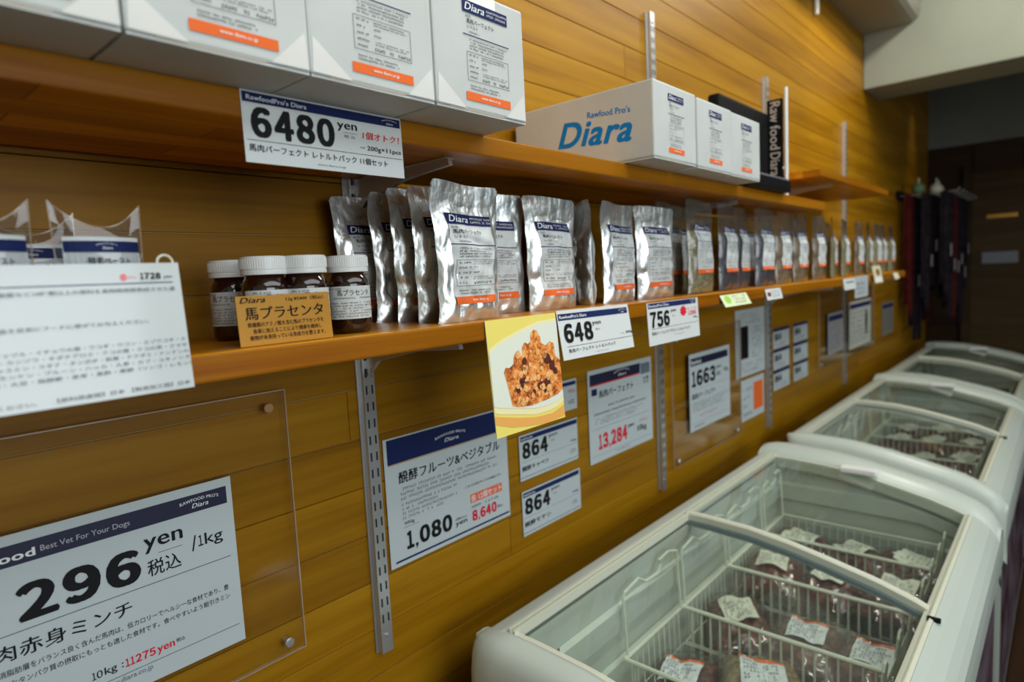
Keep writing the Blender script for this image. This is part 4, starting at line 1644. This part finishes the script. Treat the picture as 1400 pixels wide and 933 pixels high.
def make_basket(w):
    """white coated wire basket hooked on the liner; origin at near wall-side top corner"""
    r = empty('wire_basket', (0, 0, 0), 'x', 'basket')
    D_, Hh = .405, .165
    ins = .006
    rim = MB()
    c = [(0, 0, 0), (w, 0, 0), (w, -D_, 0), (0, -D_, 0), (0, 0, 0)]
    rim.tube(c, .0040, 6)
    rim.obj('rim', M_wire, r)
    wr = MB()
    nx, ny = int(w / .021), int(D_ / .021)
    for i in range(1, nx):
        x = w * i / nx
        wr.tube([(x, 0, 0), (x, -ins, -Hh), (x, -D_ + ins, -Hh), (x, -D_, 0)], .0016, 4)
    for j in range(1, ny):
        y = -D_ * j / ny
        wr.tube([(0, y, 0), (ins, y, -Hh), (w - ins, y, -Hh), (w, y, 0)], .0016, 4)
    for zz in (-Hh * .5, -Hh):
        q = ins * -zz / Hh
        wr.tube([(q, -q, zz), (w - q, -q, zz), (w - q, -D_ + q, zz), (q, -D_ + q, zz), (q, -q, zz)], .0014, 4)
    tag(wr.obj('wires', M_wire, r), kind='stuff')
    hg = MB()
    za = .128
    hg.tube([(.010, 0, 0), (.010, .006, za - .01), (.014, .006, za), (w * .28, .006, za + .008), (w * .40, .006, za - .010), (w * .60, .006, za - .012), (w * .66, .006, za + .004),
             (w * .62, .006, za + .014), (w * .80, .006, za + .018), (w - .012, .006, za + .006), (w - .010, .006, za - .01), (w - .010, 0, 0)], .0030, 6)
    hg.obj('hanger', M_wire, r)
    for x in (w * .28, w * .78):
        MB().tube([(x - .014, -D_, 0), (x - .014, -D_ - .004, .040), (x - .006, -D_ - .004, .050), (x + .006, -D_ - .004, .050), (x + .014, -D_ - .004, .040), (x + .014, -D_, 0)], .0026, 6).obj('loop_handle', M_wire, r)
    return r


fz = make_freezer()
FZX = [(.690, 'nearest the camera, with price cards on the wall above it'), (2.210, 'in the middle of the row of three'), (3.670, 'farthest away, in front of the dark far wall')]
for i, (x, lb) in enumerate(FZX):
    f_ = fz if i == 0 else copy_tree(fz)
    f_.location = (x, -.100, 0)
    f_['label'] = 'white glass-lidded chest freezer ' + lb
    f_['group'] = 'chest freezers along the board wall'

BK = [(.330, .232), (.566, .246), (.816, .246), (1.066, .166)]
bks = [make_basket(.246), make_basket(.166)]
ub = set()
for i, (fx, lb) in enumerate(FZX):
    fn_ = ('nearest', 'middle', 'farthest')[i]
    for j, (x, w) in enumerate(BK):
        if i == 2 and j == 3:
            continue
        p = 1 if w < .2 else 0
        c = bks[p] if p not in ub else copy_tree(bks[p])
        ub.add(p)
        c.location = (fx + (x if w > .24 or w < .2 else x - .012), -.100 - .082, .700)
        c['label'] = 'white coated wire basket in the %s freezer, %s from the camera' % (fn_, ('first', 'second', 'third', 'fourth')[j])
        c['group'] = 'wire baskets in the freezers'


# ------------------------------------------------------------------ frozen packs
def make_pack(w, l, t, seed, m, orange):
    r = empty('frozen_meat_pack', (0, 0, 0), 'x', 'pack')
    rnd = random.Random(seed)
    ph = [rnd.uniform(0, 6.28) for _ in range(6)]

    def hh(u, v):
        e = max(0, (1 - abs(2 * u - 1) ** 3.2)) * max(0, (1 - abs(2 * v - 1) ** 3.2))
        return t * e ** .6 * (1 + .16 * math.sin(u * 7 + ph[0]) * math.sin(v * 6 + ph[1]) + .10 * math.sin(u * 17 + v * 9 + ph[2]) + .06 * math.sin(v * 29 - u * 13 + ph[3]))

    def px(u, v):
        return (u - .5) * w * (1 + .03 * math.sin(v * 9 + ph[4])), (v - .5) * l * (1 + .03 * math.sin(u * 8 + ph[5]))
    b = MB()
    b.grid(lambda u, v: (*px(u, v), .002 + hh(u, v)), 24, 28)
    b.grid(lambda u, v: (*px(u, v), .002 - .15 * hh(u, v)), 24, 28, True)
    b.obj('meat', m, r, smooth=True)
    # crinkled clear bag skirt round the meat
    s = MB()
    s.grid(lambda u, v: ((u - .5) * w * 1.14, (v - .5) * l * 1.18, .004 + hh(u * .98 + .01, v * .98 + .01) * 1.05 + .0025 * math.sin(u * 31 + ph[0]) * math.sin(v * 37 + ph[1])), 20, 24)
    s.obj('bag', M_film2, r, smooth=True)
    lw, ll = w * .58, l * .43

    def on(x, y, e):
        u, v = x / (w * 1.14) + .5, y / (l * 1.18) + .5
        return (x, y, .0062 + e + 1.10 * max(hh(u, v), hh(u + .05, v), hh(u - .05, v), hh(u, v + .05), hh(u, v - .05)) * .985)
    lb = MB().grid(lambda u, v: on((u - .5) * lw, (v - .5) * ll, 0), 8, 8)
    lb.obj('label', M_paper if orange else M_cream, r)
    P = Print()
    if orange:
        P.rect('label_strip', M_orange, -lw / 2, ll * .41, lw / 2, ll * .5, 1, 6)
    P.greek('label_print', M_grey, -lw * .43, -ll * .42, lw * .43, ll * .36, 6, 1, .75)
    P.build(r, lambda x, zz, e: on(x, zz, e + .0002), .0003)
    return r


M_film2 = glassy('pack_film', (.96, .95, .94), 1.5, .07, .0, (.6, .58, .5), .02)
packs = {'meat': [make_pack(.132, .200, .034, 3, M_meat, False), make_pack(.128, .190, .038, 8, M_meat, False)],
         'mince': [make_pack(.145, .200, .032, 14, M_mince, True)], 'redor': [make_pack(.130, .195, .034, 21, M_meat, True)]}
usedp = set()


def put_pack(kind, i, x, y, zb, rz, tx, ty, label):
    key = (kind, i)
    p = packs[kind][i]
    c = p if key not in usedp else copy_tree(p)
    usedp.add(key)
    c.location = (x, y, zb)
    c.rotation_euler = (tx, ty, rz)
    c['label'] = label
    c['group'] = 'frozen packs in the freezers'


PK = [
    ('mince', 0, 1.180, -.385, .622, -1.15, .0, .03, 'pack of brown mince with orange-topped label, largest in the nearest freezer'),
    ('redor', 0, 1.120, -.245, .600, -1.35, .0, -.06, 'pack with orange-topped label, left in the first basket, cut by the bottom edge'),
    ('meat', 0, 1.130, -.520, .596, 1.3, .0, 0, 'dark meat pack at the aisle side of the first basket'),
    ('redor', 0, 1.385, -.405, .618, -1.45, .0, .04, 'pack with orange-topped label in the middle of the second basket'),
    ('redor', 0, 1.385, -.535, .612, -1.55, .04, .0, 'pack with orange-topped label, aisle side of the second basket'),
    ('meat', 1, 1.375, -.262, .624, -.95, .05, -.08, 'dark meat pack with a tilted cream label in the second basket'),
    ('meat', 0, 1.625, -.255, .650, -1.4, .06, -.06, 'dark meat pack with cream label, wall side of the third basket'),
    ('meat', 1, 1.630, -.395, .644, -1.75, .0, 0, 'dark glossy meat pack in the middle of the third basket'),
    ('meat', 0, 1.640, -.530, .652, -1.6, .08, .05, 'dark meat pack with big cream label, aisle side of the third basket'),
    ('meat', 1, 1.845, -.255, .632, -.25, .0, -.10, 'meat pack with square cream label, wall side of the fourth basket'),
    ('meat', 0, 1.845, -.395, .634, -.45, -.06, .06, 'meat pack with slanting label in the middle of the fourth basket'),
    ('meat', 1, 1.850, -.530, .634, -.15, .10, .0, 'meat pack with folded label, aisle side of the fourth basket'),
]
for a in PK:
    put_pack(*a)
# lower layers and the other two freezers
pos = ('on the wall side', 'in the middle', 'on the aisle side')
for j, (x, w) in enumerate(BK):
    for q, y in enumerate((-.265, -.395, -.525)):
        put_pack('meat', (q + j) % 2, .690 + x + w / 2, y, .545, rr(-.2, .2) + 1.57, 0, 0,
                 'meat pack in the bottom layer %s of the %s basket, nearest freezer' % (pos[q], ('first', 'second', 'third', 'fourth')[j]))
for i in (1, 2):
    for j, (x, w) in enumerate(BK[:4 if i == 1 else 3]):
        for q, y in enumerate((-.265, -.395, -.525)):
            kd = 'meat' if (i == 1 and q > 0) or j == 2 else ('mince' if R() < .5 else 'meat')
            put_pack(kd, 0, FZX[i][0] + x + w / 2, y, .620 + rr(0, .03), rr(-.2, .2) + 1.57, rr(-.06, .06), rr(-.08, .08),
                     '%s pack %s of the %s basket in the %s freezer' % ('brown mince' if kd == 'mince' else 'dark meat', pos[q], ('first', 'second', 'third', 'fourth')[j], ('', 'middle', 'farthest')[i]))

# ------------------------------------------------------------------ leashes and collars hung at the far end of the wall
rail = empty('hook_rail', (4.48, -.004, H + .36), 'dark wall rail with hooks holding the leashes at the far end', 'hook rail')
MB().box(0, -.012, 0, .95, 0, .05).obj('bar', M_blackplastic, rail)
hk = []
for k_ in range(6):
    x = .06 + k_ * .165
    o = MB().tube([(x, -.012, .02), (x, -.30, .02), (x, -.31, .035)], .004, 6).obj('hook', M_steel, rail)


def leash(x, y, ln, m, label, seed):
    rnd = random.Random(seed)
    r = empty('hanging_leash', (x, y, H + .382), label, 'leash')
    for s_ in range(2):
        pts = []
        wv = rnd.uniform(.02, .05)
        for i in range(13):
            a = math.pi * i / 12
            pts.append((-wv * math.cos(a) + rnd.uniform(-.004, .004), s_ * .02 - .01, -ln * math.sin(a) ** .6 * (1 - .1 * s_)))
        b = MB()
        for i in range(len(pts) - 1):
            p, q = Vector(pts[i]), Vector(pts[i + 1])
            d = (q - p).normalized()
            nrm = Vector((d.z, 0, -d.x)) * .0015
            wy = Vector((0, .010, 0))
            v = [p - wy - nrm, p + wy - nrm, p + wy + nrm, p - wy + nrm, q - wy - nrm, q + wy - nrm, q + wy + nrm, q - wy + nrm]
            b.add(v, [(0, 1, 5, 4), (1, 2, 6, 5), (2, 3, 7, 6), (3, 0, 4, 7), (0, 3, 2, 1), (4, 5, 6, 7)])
        b.obj('strap', m, r)
    MB().tube([(.012 * math.cos(t_), 0, -.004 - .012 + .012 * math.sin(t_)) for t_ in [6.283 * k / 12 for k in range(13)]], .0022, 6, False).obj('ring', M_steel, r)
    if rnd.random() < .8:
        MB().box(-.02, -.034, -ln * .62, .02, -.031, -ln * .62 + .07).obj('price_tag', mat('dull_card', (.30, .29, .27), .6), r)
    return r


random.seed(9)
wh = ['on the nearest hook', 'on the second hook', 'on the third hook', 'on the fourth hook', 'on the fifth hook', 'on the farthest hook']
for k_ in range(6):
    for q, y in enumerate((-.06, -.15, -.245)):
        m = M_redcloth if (k_ + q) % 4 == 0 else M_cloth
        leash(4.48 + .06 + k_ * .165, y, rr(.55, .95), m, '%s webbing dog leash %s, %s' % ('maroon' if m is M_redcloth else 'black', wh[k_], ('against the wall', 'between two others', 'at the outer end')[q]), k_ * 7 + q)
# soft toys resting on top of the hooks
def toy(x, y, z_, r_, m, label):
    r = empty('dog_toy', (x, y, z_), label, 'toy')
    MB().lathe([(.001, 0), (r_ * .6, r_ * .15), (r_ * .95, r_ * .6), (r_, r_), (r_ * .95, r_ * 1.4), (r_ * .6, r_ * 1.85), (.001, r_ * 2)], 18).obj('body', m, r, smooth=True)
    MB().tube([(0, 0, r_ * 1.95), (0, 0, r_ * 2.3), (r_ * .3, 0, r_ * 2.6), (0, 0, r_ * 2.9)], r_ * .12, 6).obj('rope', M_cream, r)


toy(4.60, -.10, H + .3845, .034, mat('toy_green', (.12, .22, .10), .6), 'green round dog toy above the leashes')
toy(4.75, -.17, H + .3845, .034, mat('toy_white', (.60, .60, .50), .6), 'white round dog toy above the leashes')
toy(4.92, -.16, H + .3845, .034, mat('toy_tan', (.30, .18, .10), .6), 'tan round dog toy above the leashes')

bpy.context.view_layer.update()
